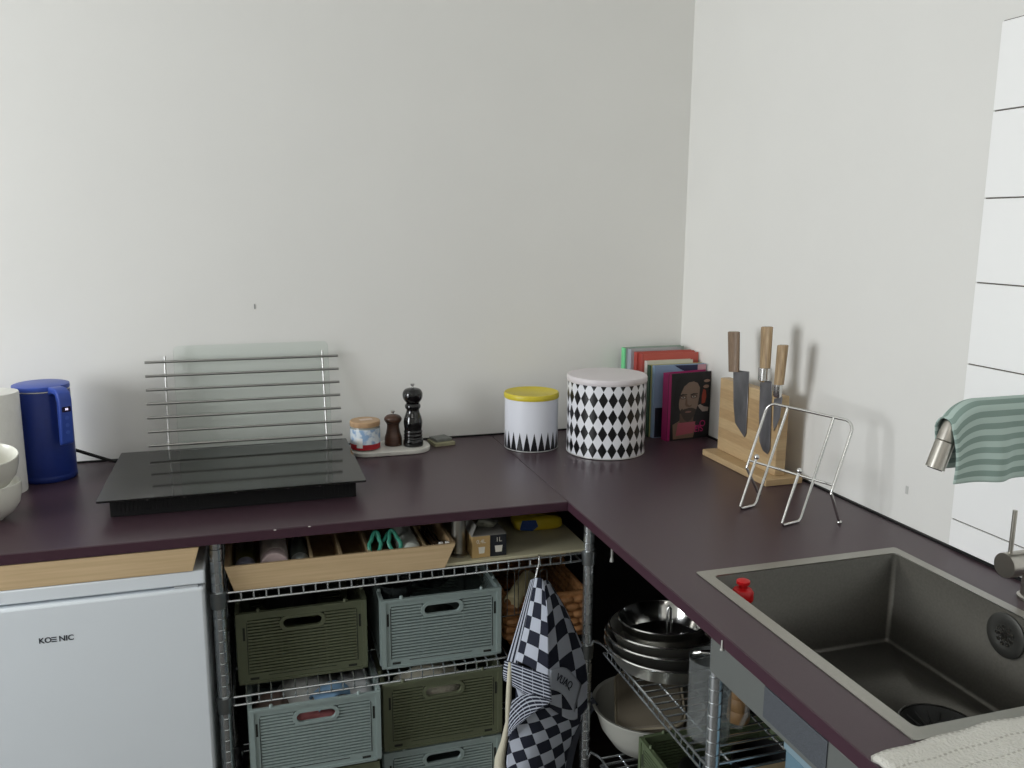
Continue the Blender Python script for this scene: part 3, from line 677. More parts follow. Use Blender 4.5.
MB(bo).box(-.083, -.055, -.639, -.377, H + .0167, H + .208).build('board', BAMB, kb, bevel=.002)
xf = -.0835
BLD = mat('knife_blade', srgb(136, 136, 140), .36, .75, noise=.28, nscale=25, stretch=(1, 1, .5))
def knife(label, handle, blade, ferr=None, th=.0022, hw=.0105):
    """outlines as (y, z) points on the board's face"""
    hz0 = min(z for y, z in handle)
    o = (xf - .004, sum(y for y, z in handle) / len(handle), hz0)
    r = thing('kitchen_knife', label, 'knife', o, 0, 'knives on the bamboo board')
    cyz = lambda pts: [(y, z) for y, z in pts]
    MB(o).prism(cyz(blade), (0, 1, 0), (0, 0, 1), (-th, 0, 0), (xf - .0006, 0, 0)).build('blade', BLD, r, bevel=.0003, bseg=1)
    # handle: rounded section through the outline
    t = MB(o); (ya, za), (yb, zb), (yc, zc), (yd, zd) = handle   # top-left, top-right, bottom-right, bottom-left  (y decreases to the right)
    rings = []
    for k, s_ in enumerate((0, .015, .2, .5, .8, 1)):
        cl = Vector((0, ya + (yd - ya) * s_, za + (zd - za) * s_)); cr = Vector((0, yb + (yc - yb) * s_, zb + (zc - zb) * s_)); c = (cl + cr) / 2; hw_ = (cl - cr) / 2
        g = .8 if k == 0 else 1
        rings.append([t.v(c + hw_ * g * math.cos(a) + Vector((xf - .012 + 0, 0, 0)) + Vector((hw * g * math.sin(a) * .95, 0, 0))) for a in [2 * PI * j / 16 for j in range(16)]])
    for A, B in zip(rings[:-1], rings[1:]):
        for j in range(16): t.f([A[j], A[(j + 1) % 16], B[(j + 1) % 16], B[j]])
    t.f(rings[0]); t.f(rings[-1][::-1]); t.build('handle', OAKH if ferr else OAKD, r)
    if ferr:
        (y0, y1, z0, z1) = ferr; cy = (y0 + y1) / 2
        t = MB(o); t.lathe([(0, 0), (abs(y0 - y1) / 2 * .72, 0), (abs(y0 - y1) / 2, .004), (abs(y0 - y1) / 2, z1 - z0), (0, z1 - z0)], (xf - .012, cy, z0), 20); t.build('bolster', CHROME, r, label='steel bolster')
        cap = t = MB(o); t.lathe([(0, 0), (.007, 0), (.006, .002), (0, .0022)], (xf - .012, (ya + yb) / 2, (za + zb) / 2 - .001), 16); t.build('end_cap', CHROME, r)
    return r
knife('wide angled-tip knife with dull brown handle, nearest the books',
      [(-.425, 1.235), (-.473, 1.240), (-.479, 1.140), (-.440, 1.135)], [(-.440, 1.139), (-.511, 1.146), (-.514, .990), (-.507, .979), (-.462, 1.006), (-.450, 1.05)])
knife('tallest wood-handled knife with curved blade, middle of the three',
      [(-.571, 1.264), (-.611, 1.268), (-.609, 1.170), (-.577, 1.166)], [(-.578, 1.138), (-.606, 1.138), (-.609, 1.130), (-.614, 1.06), (-.618, .978), (-.609, .962), (-.590, .966), (-.573, .985), (-.565, 1.05), (-.562, 1.128), (-.576, 1.132)], (-.578, -.608, 1.136, 1.169))
knife('smallest wood-handled knife, nearest the wire stand',
      [(-.641, 1.230), (-.674, 1.234), (-.665, 1.141), (-.638, 1.136)], [(-.637, 1.110), (-.651, 1.112), (-.653, 1.106), (-.648, 1.06), (-.629, 1.024), (-.624, 1.045), (-.622, 1.100), (-.634, 1.104)], (-.639, -.659, 1.109, 1.139))

# ================================================================ WIRE BOOK STAND
st0 = Vector((-.223, -.779, .9032)); wd = Vector((.27247, -.96216, 0)); nn = Vector((.96216, .27247, 0)); th = math.radians(22.25)
uu = nn * math.sin(th) + Vector((0, 0, math.cos(th)))
P2 = lambda w_, u_: st0 + wd * w_ + uu * u_
stand = thing('book_stand', 'silver wire cookbook stand standing empty before the knife block', 'book stand', tuple(st0))
SW = CHROME
wr = .0031
pts = []
for k in range(7):
    a = math.radians(180 - 90 * k / 6); pts.append(P2(-.033 + .021 * math.cos(a), .203 + .021 * math.sin(a)))
for k in range(7):
    a = math.radians(90 - 90 * k / 6); pts.append(P2(.145 + .022 * math.cos(a), .202 + .022 * math.sin(a)))
foL = st0 + wd * (-.047) + nn * .064; foR = st0 + wd * .167 + nn * .060
foL.z = foR.z = .9035
t = MB(st0); t.tube([foL, P2(-.0545, .072), P2(-.0542, .080)] + pts + [P2(.1665, .080), P2(.1665, .072), foR], wr, 10); t.build('frame', SW, stand)
for f_ in (foL, foR): MB(st0).ell(f_ + Vector((0, 0, .0004)), (.0058, .0058, .0042)).build('foot_cap', SW, stand)
MB(st0).tube([P2(-.053, .089), P2(.165, .089)], wr * .9, 8).build('cross_bar', SW, stand)
for w0, nb in ((0, -.0495), (.1180, -.0575)):
    h0 = P2(w0, 0); h1 = st0 + wd * w0 + nn * nb
    MB(st0).tube([P2(w0, .2235), P2(w0, .006), h0 + nn * -.006, h1 + nn * .006, h1 + uu * .006, h1 + uu * .112], wr, 10).build('support_hook', SW, stand)
    MB(st0).ell(h1 + uu * .117, (.0060, .0060, .0060), seg=16, rings=10).build('ball_tip', SW, stand)

# ================================================================ FRIDGE + TRAY ON IT
fo = (-1.64, -.33, 0)
FX1 = -1.3600; FX0 = FX1 - .55
fr = thing('fridge', 'white undercounter fridge below the left worktop', 'fridge', fo)
MB(fo).box(FX0, FX1, -.590, -.06, .02, .8005).box(FX0, FX1 + .002, -.634, -.06, .8010, .8290).build('body', WHITEP, fr, bevel=.003)
MB(fo).box(FX0, FX1, -.642, -.597, .06, .7965).build('door', WHITEP, fr, bevel=.006, bseg=3)
MB(fo).box(FX1 - .055, FX1 - .012, -.634, -.600, .7967, .8008).build('hinge', mat('hinge_grey', srgb(170, 174, 178), .4), fr)
for x in (FX0 + .05, FX1 - .05): MB(fo).lathe([(0, 0), (.018, 0), (.018, .02), (0, .02)], (x, -.5, 0), 16).build('foot', BLACK, fr)
LG = mat('logo_black', srgb(38, 44, 54), .4)
lg = lambda x: basis((x - fo[0], -.6424 - fo[1], .7265), (1, 0, 0), (0, 0, 1))
text('brand_letters', 'KO', .0150, LG, fr, lg(-1.6450), .0001, bold=.0003); text('brand_letters', 'NIC', .0150, LG, fr, lg(-1.6090), .0001, bold=.0003)
t = MB(fo)
for k in range(3): t.box(-1.6345, -1.6255, -.6425, -.642, .7218 + k * .0040, .7237 + k * .0040)
t.build('brand_bars', LG, fr)
def tray(o, L0, L1, B0, B1, z0, z1, yf, yb, name, label, m, mi):
    """open wooden box with slanted ends"""
    r = thing(name, label, 'tray', o)
    th_ = .008
    t = MB(o); t.prism([(B0, z0), (B1, z0), (L1, z1), (L0, z1)], (1, 0, 0), (0, 0, 1), (0, th_, 0), (0, yf, 0)); t.build('front_board', m, r, bevel=.001)
    t = MB(o); t.prism([(B0, z0), (B1, z0), (L1, z1), (L0, z1)], (1, 0, 0), (0, 0, 1), (0, th_, 0), (0, yb - th_, 0)); t.build('back_board', mi, r)
    t = MB(o); t.box(B0 + .002, B1 - .002, yf + th_, yb - th_, z0 + .0002, z0 + .006); t.build('bottom', mi, r)
    for a, b_, s_ in ((B0, L0, 1), (B1, L1, -1)):
        t = MB(o); t.prism([(a, z0 + .0002), (a + s_ * th_, z0 + .0002), (b_ + s_ * th_, z1), (b_, z1)], (1, 0, 0), (0, 0, 1), (0, yb - yf - 2 * th_, 0), (0, yf + th_, 0)); t.build('end_board', mi, r)
    return r
tray((-1.63, -.5, .83), -1.90, -1.3655, -1.885, -1.3795, .8298, .8775, -.634, -.30, 'wooden_tray', 'pale wooden tray squeezed between the fridge top and the worktop', TRAYW, TRAYI)

# ================================================================ WIRE RACKS
RY0, RY1 = -.600, -.215
PX0, PX1 = -1.337, -.5345
SHZ = [.765, .535, .185]        # tops of the wire shelves
def post(x, y, z1, parent, o, r=.0125):
    prof = [(0, .001), (.016, .001), (.016, .02), (r * .8, .022)]
    z = .03
    while z < z1 - .02:
        prof += [(r, z), (r, z + .0205), (r * .90, z + .0215), (r * .90, z + .0235)]; z += .0245
    prof += [(r, z1 - .006), (r * .9, z1), (0, z1)]
    MB(o).lathe(prof, (x, y, 0), 20).build('post', ZINC, parent)
def clip(x, y, z, parent, o):
    MB(o).lathe([(.0128, -.034), (.0152, -.034), (.0165, -.004), (.0165, .000), (.0128, .0)], (x, y, z + .003), 20, cap=False).build('sleeve', mat('sleeve_grey', srgb(150, 154, 155), .3, .9), parent)
def wshelf(x0, x1, y0, y1, z, parent, o, ax, brace=(.33, .66), pitch=.0247):
    """wire shelf: ax = axis the long front edge runs along"""
    r = .0026; t = MB(o)
    for (a, b) in (((x0, y0), (x1, y0)), ((x1, y0), (x1, y1)), ((x1, y1), (x0, y1)), ((x0, y1), (x0, y0))):
        for dz in (0, -.0185): t.tube([(a[0], a[1], z - r + dz), (b[0], b[1], z - r + dz)], r, 8)
    if ax == 'x':
        n = int((x1 - x0) / pitch)
        for k in range(1, n + 1):
            x = x0 + (x1 - x0) * k / (n + 1)
            t.tube([(x, y0 - .0008, z - .0205), (x, y0 - .0008, z - .0022), (x, y1, z - .0022), (x, y1, z - .0205)], .0020, 6)
        for fr_ in brace: t.tube([(x0, y0 + (y1 - y0) * fr_, z - .006), (x1, y0 + (y1 - y0) * fr_, z - .006)], .0026, 6)
        for yy in (y0, y1): pass
    else:
        n = int((y1 - y0) / pitch)
        for k in range(1, n + 1):
            y = y0 + (y1 - y0) * k / (n + 1)
            t.tube([(x0 - .0008, y, z - .0205), (x0 - .0008, y, z - .0022), (x1, y, z - .0022), (x1, y, z - .0205)], .0021, 6)
        for fr_ in brace: t.tube([(x0 + (x1 - x0) * fr_, y0, z - .006), (x0 + (x1 - x0) * fr_, y1, z - .006)], .0026, 6)
    t.build('wire_shelf', ZINC, parent)
o = (-.94, -.41, 0)
rk1 = thing('shelving_unit', 'chrome wire shelving unit below the left worktop holding the crates', 'shelf', o, 0, 'wire shelving units')
for x in (PX0, PX1):
    for y in (RY0, RY1):
        post(x, y, .8785, rk1, o)
        for z in SHZ: clip(x, y, z, rk1, o)
for z in SHZ: wshelf(PX0 + .019, PX1 - .019, RY0, RY1, z, rk1, o, 'x')
QX0, QX1, QY0, QY1 = -.512, -.165, -1.128, -.645
QZ = [.555, .270]
o = (-.34, -.88, 0)
rk2 = thing('shelving_unit', 'chrome wire shelving unit below the right worktop holding the pans', 'shelf', o, 0, 'wire shelving units')
for x in (QX0, QX1):
    for y in (QY0, QY1):
        if y == QY1 and x == QX0: continue
        post(x, y, .8785 if y == QY1 else .8235 if x == QX0 else .70, rk2, o)
        for z in QZ: clip(x, y, z, rk2, o)
for z in QZ: wshelf(QX0, QX1, QY0 + .016, QY1 - .003, z, rk2, o, 'y', brace=(.14, .48, .8), pitch=.0235)
t = MB(o)
for z in QZ:      # hooks that hang the right unit on the shared post of the left one
    t.tube([(QX0, QY1 - .004, z - .003), (QX0 - .004, QY1 + .010, z - .002), (QX0 - .012, QY1 + .028, z - .004), (QX0 - .016, QY1 + .030, z - .016)], .003, 8)
t.build('hanging_hook', ZINC, rk2)
# liner board on the top shelf
t = MB((-.70, -.41, .765)); t.box(-.8685, -.532, -.598, -.225, .7653, .7715)
tag(t.build('shelf_liner', PLY, bevel=.0008), 'pale board lying on the right part of the top wire shelf', 'board')

# ================================================================ CUTLERY TRAY AND CONTENTS
o = (-1.08, -.48, .7656)
TZ0, TZ1 = .7658, .8185
ct = tray(o, -1.3225, -.8470, -1.3060, -.8710, TZ0, TZ1, -.605, -.30, 'cutlery_tray', 'long pale wooden tray with compartments on the top wire shelf', TRAYW, TRAYI)
dx = [at(px, py, 'y', -.597).x for px, py in ((312, 557), (341.5, 554.5), (370, 551), (425.8, 546.7))]
for x in dx: MB(o).box(x - .003, x + .003, -.5965, -.3085, TZ0 + .0065, TZ1 - .004).build('divider', TRAYW, ct)
def lying(name, label, cat, x, r, y0, y1, body, cap, capc, group=None):
    o_ = (x, (y0 + y1) / 2, TZ0 + .0065 + r)
    rr = thing(name, label, cat, o_, 0, group)
    L = y1 - y0
    MB().lathe([(0, 0), (r * .93, 0), (r, .003), (r, L - .035), (r * .97, L - .032)], (0, L / 2, 0), 32, axis=(0, -1, 0)).build('body', body, rr)
    MB().lathe([(0, L - .031), (r * .9, L - .031), (r * .97, L - .030), (r * .97, L - .002), (r * .93, L), (r * .80, L), (r * .78, L - .0025), (0, L - .0025)], (0, L / 2, 0), 32, axis=(0, -1, 0)).build('lid', cap, rr, label=capc)
    return rr
jx = lambda px, y=-.57: at(px, 560, 'y', y).x
gj = 'jars lying in the wooden tray'
lying('spice_jar', 'dark olive jar with grey-rimmed lid lying at the left end of the tray', 'jar', jx(245), .0215, -.575, -.44, mat('olive_dark', srgb(74, 72, 30), .35), mat('jar_cap_grey', srgb(118, 118, 132), .4), 'grey lid', gj)
lying('spice_jar', 'fat pinkish white jar lying second from left in the tray', 'jar', jx(274.5), .0290, -.580, -.43, mat('pink_white', srgb(190, 178, 172), .45, noise=.06, nscale=40), mat('pink_cap', srgb(206, 186, 186), .45), 'pale pink lid', gj)
lying('spice_jar', 'slim grey jar lying beside the first empty compartment', 'jar', jx(300.5), .0200, -.575, -.44, mat('grey_jar', srgb(104, 110, 104), .25), mat('grey_cap', srgb(150, 156, 154), .4), 'grey lid', gj)
rx = jx(411)
rl = thing('foil_roll', 'white plastic-wrapped roll lying beside the scissors', 'roll', (rx, -.5, TZ0 + .0065 + .0245))
MB().lathe(lat([(.0, 0), (.016, .0), (.0225, .004), (.0245, .012), (.0240, .05), (.0245, .09), (.0238, .14), (.02, .158), (0, .162)], 3), (0, .075, 0), 28, axis=(0, -1, 0)).build('wrapped_roll', mat('cling_white', srgb(196, 200, 192), .35, noise=.06, nscale=60, bump=1.2, bscale=60), rl)
# scissors
so_ = ((jx(376) + jx(394)) / 2, -.552, TZ0 + .048)
sz = thing('scissors', 'green-handled scissors lying in the wooden tray', 'scissors', so_)
GT = mat('scissor_green', srgb(66, 160, 136), .4)
for s_ in (-1, 1):
    lp = []
    for k in range(20):
        a = 2 * PI * k / 20; lp.append((s_ * (.0205 + .0125 * math.cos(a) * (1 if math.sin(a) < .3 else .7) - .004 * math.sin(a)), -.018 + .014 * math.sin(a), .010 + .021 * math.sin(a)))
    t = MB(); t.tube(lp, .0042, 8, closed=True); t.tube([(s_ * .0165, -.006, .029), (s_ * .012, .010, .020), (s_ * .005, .03, -.002)], [.005, .005, .0045], 8); t.build('handle', GT, sz)
    t = MB(); t.prism([(0, 0), (.010, .004), (.004, .095), (0, .10)], (s_, 0, 0), (0, 1, -.08), (0, 0, .0015), (-s_ * .003, .015, -.0085 + .0016 * s_)); t.build('blade', STEEL, sz)
# small utensils in the right compartment
random.seed(3)
cx0, cx1 = dx[3] + .004, -.868
names = [('teaspoon', 'steel teaspoon'), ('teaspoon', 'steel teaspoon'), ('bottle_opener', 'steel bottle opener'), ('skewer', 'thin steel skewer'), ('skewer', 'thin steel skewer'), ('teaspoon', 'steel teaspoon')]
xs_ = [cx0 + .006, cx0 + .0135, cx0 + .021, cx0 + .0265, cx0 + .031, cx0 + .036]
for k, ((nm, lb), x) in enumerate(zip(names, xs_)):
    z = TZ0 + .026 + (k % 3) * .006
    oo = (x, -.492, z)
    r = thing(nm, lb + ' in the loose jumble at the right end of the wooden tray', nm.replace('_', ' '), oo, math.radians(random.uniform(-3, 3)), 'loose utensils in the wooden tray')
    mm = CHROME if k % 2 else mat('utensil_brown', srgb(90, 70, 55), .4)
    t = MB(); t.tube([(0, -.075, .004), (0, .0, .001), (0, .05, 0)], [.0028, .0018, .002], 8)
    if nm == 'teaspoon': t.ell((0, -.078, .007), (.0052, .014, .004))
    if nm == 'bottle_opener': t.tube([(.0055 * math.cos(a), -.08 + .010 * math.sin(a), .006) for a in [2 * PI * j / 14 for j in range(14)]], .0016, 6, closed=True)
    if nm == 'skewer': t.tube([(.0035 * math.cos(a), -.078 + .005 * math.sin(a), .006) for a in [2 * PI * j / 12 for j in range(12)]], .0010, 6, closed=True)
    t.build('metal_shape', mm, r)
for k, px in enumerate((441, 447)):
    p = at(px, 543.5 - k, 'z', TZ1 - .002); 
    tag(MB(p).box(p.x - .0045, p.x + .0045, -.594, -.586, TZ1 - .010, TZ1 + .001).build('sugar_cube', mat('white_bit', srgb(225, 222, 215), .6), bevel=.001), 'tiny white cube among the utensils in the tray, %s one' % ('left' if k == 0 else 'right'), 'sugar cube', 'white cubes in the tray')
# chrome leg standing on the top shelf
lo = (-.8285, -.552, .7717)
lg_ = thing('support_leg', 'round chrome support leg between top shelf and worktop', 'leg', lo)
MB().lathe([(0, .0004), (.0225, .0004), (.0225, .003), (.018, .006), (.0160, .007), (.0160, .1065), (0, .1065)], (0, 0, 0), 28).build('tube', STEEL, lg_)
# box of bags
o = (-.7665, -.556, .7717)
bx = thing('carton', 'small carton with tan and black front printed 0,4L and 1L', 'box', o)
CT, CB = mat('carton_tan', srgb(184, 154, 104), .55), mat('carton_black', srgb(30, 32, 38), .45)
x0, x1, y0, y1, h = -.0395, .0395, -.030, .045, .0500
xm = .002
t = MB(); t.box(x0, xm, y0, y1, .0004, h, 0); t.box(xm + .0001, x1, y0, y1, .0004, h, 1); t.build('box_body', [CT, CB], bx, bevel=.0008)
MB().box(x0, x1, y0, y1, h + .0002, h + .0010).build('top_flap', mat('carton_grey', srgb(150, 148, 142), .6), bx)
t = MB(); t.hexa([(x0 - .001, y0, h), (x0, y0, h), (x0, y1, h), (x0 - .001, y1, h), (x0 + .012, y0 + .01, h + .022), (x0 + .013, y0 + .01, h + .022), (x0 + .013, y1, h + .022), (x0 + .012, y1, h + .022)]); t.build('side_flap', MATS['carton_grey'], bx)
WP = mat('carton_print_white', srgb(220, 216, 204), .5)
text('carton_text', '0,4L', .0125, WP, bx, basis((-.0190, y0 - .0004, .0375), (1, 0, 0), (0, 0, 1)), .0001)
text('carton_text', '1L', .0145, WP, bx, basis((.0215, y0 - .0004, .0385), (1, 0, 0), (0, 0, 1)), .0001)
for cx, wd_ in ((-.0175, .0075), (.0215, .0090)):
    t = MB(); t.prism([(-wd_ * .8, 0), (wd_ * .8, 0), (wd_, .015), (-wd_, .015)], (1, 0, 0), (0, 0, 1), (0, -.0003, 0), (cx, y0 - .0001, .010)); t.build('printed_cup', WP, bx)
t = MB((-.762, -.545, .8235))
random.seed(5)
def crump(c, r, mi=0, mb=None, amp=.22, seg=18, rings=12, seed=1):
    rnd = random.Random(seed); ph = [rnd.uniform(0, 6) for _ in range(9)]
    base = len(mb.bm.verts); mb.ell((0, 0, 0), (1, 1, 1), mi, seg, rings)
    mb.bm.verts.ensure_lookup_table()
    for v in mb.bm.verts[base:]:
        d = v.co.copy(); k = 1 + amp * (math.sin(3 * d.x + ph[0]) * math.sin(4 * d.y + ph[1]) + .6 * math.sin(7 * d.z + ph[2] + 3 * d.x) + .5 * math.sin(9 * d.y + ph[3] + 5 * d.z))
        v.co = Vector(c) + Vector((d.x * r[0] * k, d.y * r[1] * k, max(-.9, d.z) * r[2] * k))
crump((-.762, -.545, .8375), (.024, .018, .0105), 0, t, .12)
tag(t.build('scouring_pad', mat('pad_grey', srgb(112, 112, 100), .9, noise=.25, nscale=90, bump=1.2, bscale=120), angle=180), 'crumpled grey scouring pad on top of the small carton', 'scouring pad')
# yellow bag
yo = (-.606, -.436, .7717)
yb = thing('plastic_bag', 'yellow plastic bag with blue label lying at the back of the top shelf', 'bag', yo, math.radians(-3))
def pill(u, v):
    a = 2 * PI * u; e = .35
    sg = lambda q: math.copysign(abs(q) ** e, q)
    ez = math.sin((v - .5) * PI); r_ = max(0, math.cos((v - .5) * PI)) ** .4
    return (.060 * sg(math.cos(a)) * r_ * (1 + .03 * math.sin(9 * v + 5 * u)), .030 * sg(math.sin(a)) * r_ * (1 + .04 * math.sin(12 * u)), .0175 + .0172 * math.copysign(abs(ez) ** .6, ez) * (1 + .06 * math.sin(17 * u)))
t = MB(); t.grid(pill, 64, 20); t.build('bag', mat('bag_yellow', srgb(205, 180, 40), .35, bump=.8, bscale=40), yb, angle=180)
t = MB(); t.prism([(-.050, .008), (-.018, .004), (-.004, .014), (-.010, .030), (-.044, .031)], (1, 0, 0), (0, 0, 1), (0, -.0006, 0), (0, -.0312, 0)); t.build('blue_label', mat('bag_blue', srgb(34, 66, 130), .4), yb, label='blue printed area')

# ================================================================ CRATES
def crate(label, m, loc, rz=0, W=.270, Hh=.160, D=.34, group='folding crates on the wire shelves'):
    r = thing('folding_crate', label, 'crate', loc, rz, group)
    hw = W / 2
    def panel(name, half, M4, hole=True):
        """slotted panel in local x (-half..half), z; thickness along y 0..-.006"""
        t = MB()
        e = .022; zb, zt = .022, Hh - .012
        B = lambda x0, x1, z0, z1, y0=0.0, y1=.006, mi=0: t.box(x0, x1, y0, y1, z0, z1, mi)
        B(-half, -half + e, 0, Hh); B(half - e, half, 0, Hh); B(-half + e, half - e, 0, zb); B(-half + e, half - e, zt, Hh)
        n = 18; step = (zt - zb) / n; hx = .040; hz0, hz1 = zb + step * 13.1, zb + step * 17.0
        for k in range(n):
            z0 = zb + step * k + step * .42; z1 = zb + step * (k + 1)
            if hole and z1 > hz0 and z0 < hz1:
                B(-half + e, -hx - .006, z0, z1); B(hx + .006, half - e, z0, z1)
            else: B(-half + e, half - e, z0, z1)
        for x in (-half * .33, half * .36): B(x - .0015, x + .0015, zb, hz0 - .001, .0035, .0058)
        if hole:
            rr = (hz1 - hz0) / 2; o_ = rrect(-hx - .008, hx + .008, hz0 - .003, hz1 + .003, rr + .0025, 6); i_ = rrect(-hx, hx, hz0 + .003, hz1 - .003, rr - .0035, 6)
            n_ = len(o_)
            for y0, y1 in ((-.0012, .0066),):
                vo = [t.v((a, y0, b)) for a, b in o_]; vi = [t.v((a, y0, b)) for a, b in i_]; wo = [t.v((a, y1, b)) for a, b in o_]; wi = [t.v((a, y1, b)) for a, b in i_]
                for i in range(n_):
                    j = (i + 1) % n_
                    t.f([vo[i], vo[j], vi[j], vi[i]]); t.f([wo[i], wi[i], wi[j], wo[j]]); t.f([vo[i], wo[i], wo[j], vo[j]]); t.f([vi[i], vi[j], wi[j], wi[i]])
        # raised frame and small catches
        B(-half, -half + .010, .004, Hh, -.0025, 0); B(half - .010, half, .004, Hh, -.0025, 0)
        B(-half + .010, half - .010, Hh - .006, Hh, -.0025, 0); B(-half + .010, half - .010, 0, .006, -.0025, 0)
        for s_ in (-1, 1):
            B(s_ * (half - .0145) - .0022, s_ * (half - .0145) + .0022, Hh * .62, Hh * .80, -.0006, .0, 1)
            B(s_ * (half - .032) - .009, s_ * (half - .032) + .009, .0085, .0135, -.0006, .0, 1)
            B(s_ * (half - .0205) - .0007, s_ * (half - .0205) + .0007, .022, Hh - .02, -.0006, 0, 1)
            t.lathe([(0, 0), (.004, 0), (.004, .004), (.0025, .006), (0, .006)], (s_ * (half - .045), .003, Hh), 10)
        B(-half * .55, half * .5, .0150, .0162, -.0006, .0, 1)
        t.bm.transform(M4)
        t.build(name, [m, DKIN], r)
    panel('front_panel', hw, Matrix.Identity(4))
    panel('back_panel', hw, Matrix.Translation((0, D, 0)) @ Matrix.Rotation(PI, 4, 'Z'))
    for s_ in (-1, 1):
        panel('side_panel', D / 2 - .0085, Matrix.Translation((s_ * (hw - .0005), D / 2, 0)) @ Matrix.Rotation(s_ * PI / 2, 4, 'Z'))
    MB().box(-hw + .0075, hw - .0075, .0075, D - .0075, .001, .005).build('bottom', m, r)
    return r
zc1 = SHZ[1] + .001; zc0 = SHZ[2] + .001
crate('olive crate on the middle shelf, left of the sage crate', OLIVE, (-1.1725, -.562, zc1))
crate('sage crate holding bowls on the middle shelf, beside the tea towel', SAGE, (-.8735, -.583, zc1), math.radians(-.5))
crate('sage crate overflowing with cloths, upper of the left stack', SAGE, (-1.1560, -.628, zc0 + .1665), 0)
crate('olive crate on the bottom shelf under the sage crate of cloths', OLIVE, (-1.1600, -.622, zc0), 0)
crate('olive crate with white cloth in its handle hole, upper of right stack', OLIVE, (-.8770, -.606, zc0 + .1665))
crate('sage crate on the bottom shelf under the olive crate', SAGE, (-.8775, -.602, zc0))
# contents
def blob(name, label, cat, c, r, m, amp=.15, seed=1, group=None):
    t = MB((c[0], c[1], c[2] - r[2])); crump(c, r, 0, t, amp, 26, 16, seed)
    return tag(t.build(name, m, angle=180), label, cat, group)
CW, CBL, CP, CBR = mat('cloth_white', srgb(206, 208, 206), .9, bump=.8, bscale=60), mat('cloth_blue', srgb(118, 152, 184), .9, bump=.8, bscale=60), mat('cloth_pink', srgb(160, 96, 98), .9, bump=.8, bscale=60), mat('cloth_brown', srgb(112, 94, 86), .9, bump=.8, bscale=60)
cz = zc0 + .1665
g = 'cloths stuffed in the sage crate'
def crcloth(label, c, r, m, seed, ht=.02, rzz=0):
    """a rumpled folded cloth: wavy sheet with thickness"""
    rnd = random.Random(seed); ph = [rnd.uniform(0, 6) for _ in range(6)]
    def fn(u, v):
        x = (u - .5) * 2 * r[0]; y = (v - .5) * 2 * r[1]
        z = ht * (math.sin(u * 7 + ph[0]) * .5 + math.sin(v * 6 + ph[1] + 2 * u) * .5) - 1.1 * r[2] * (abs(u - .5) * 2) ** 3 - .8 * r[2] * (abs(v - .5) * 2) ** 3
        ca, sa = math.cos(rzz), math.sin(rzz)
        return (c[0] + x * ca - y * sa, c[1] + x * sa + y * ca, c[2] + z)
    t = MB(c); t.grid(fn, 24, 24)
    return tag(t.build('cloth', m, solid=.006, offset=-1, angle=180), label, 'cloth', g)
crcloth('white cloth heaped at the back of the sage crate', (-1.155, -.49, cz + .150), (.085, .075, .05), CW, 2, .012)
crcloth('light blue cloth poking over the rim of the sage crate', (-1.118, -.570, cz + .160), (.042, .030, .016), CBL, 5, .008, .3)
crcloth('grey white cloth at the right of the sage crate', (-1.065, -.535, cz + .158), (.040, .06, .03), mat('cloth_grey', srgb(178, 180, 182), .9), 8, .010)
crcloth('brownish cloth at the left of the sage crate', (-1.245, -.560, cz + .145), (.040, .055, .03), CBR, 11, .008)
crcloth('reddish cloth seen through the handle hole of the sage crate', (-1.150, -.595, cz + .118), (.055, .026, .03), CP, 14, .006)
t = MB((-.90, -.56, cz + .08)); crump((-.90, -.545, cz + .112), (.080, .042, .048), 0, t, .12, 30, 18, 9)
tag(t.build('cloth_bundle', mat('terry_white', srgb(196, 192, 176), .95, bump=1.5, bscale=150), angle=180), 'white terry cloth bundle inside the upper right olive crate', 'cloth')
# bowls and glasses in the sage crate on the middle shelf
gz = zc1
DG = mat('smoked_glass', srgb(70, 76, 76), .08, trans=.6)
def vessel(label, c, r, h, m, nm='bowl', cat='bowl', grp=None):
    rr = thing(nm, label, cat, c, 0, grp)
    MB().lathe([(0, 0), (r * .6, 0), (r * .85, h * .3), (r, h), (r - .003, h), (r * .82, h * .32), (r * .55, .005), (0, .005)], (0, 0, 0), 36).build('vessel', m, rr); return rr
vessel('dark glass bowl at the left of the sage crate of bowls', (-.965, -.51, gz + .0955), .038, .075, DG)
vessel('wide dark bowl in the middle of the sage crate of bowls', (-.862, -.40, gz + .11), .060, .065, DG)
vessel('dark glass at the right back of the sage crate of bowls', (-.785, -.34, gz + .10), .030, .095, DG)
vessel('stacked dark bowl low in the sage crate of bowls', (-.880, -.50, gz + .02), .055, .06, mat('dark_bowl', srgb(50, 54, 52), .3))
vessel('black bowl inside the olive crate on the middle shelf', (-1.19, -.42, gz + .09), .075, .085, mat('black_bowl', srgb(28, 30, 30), .3))

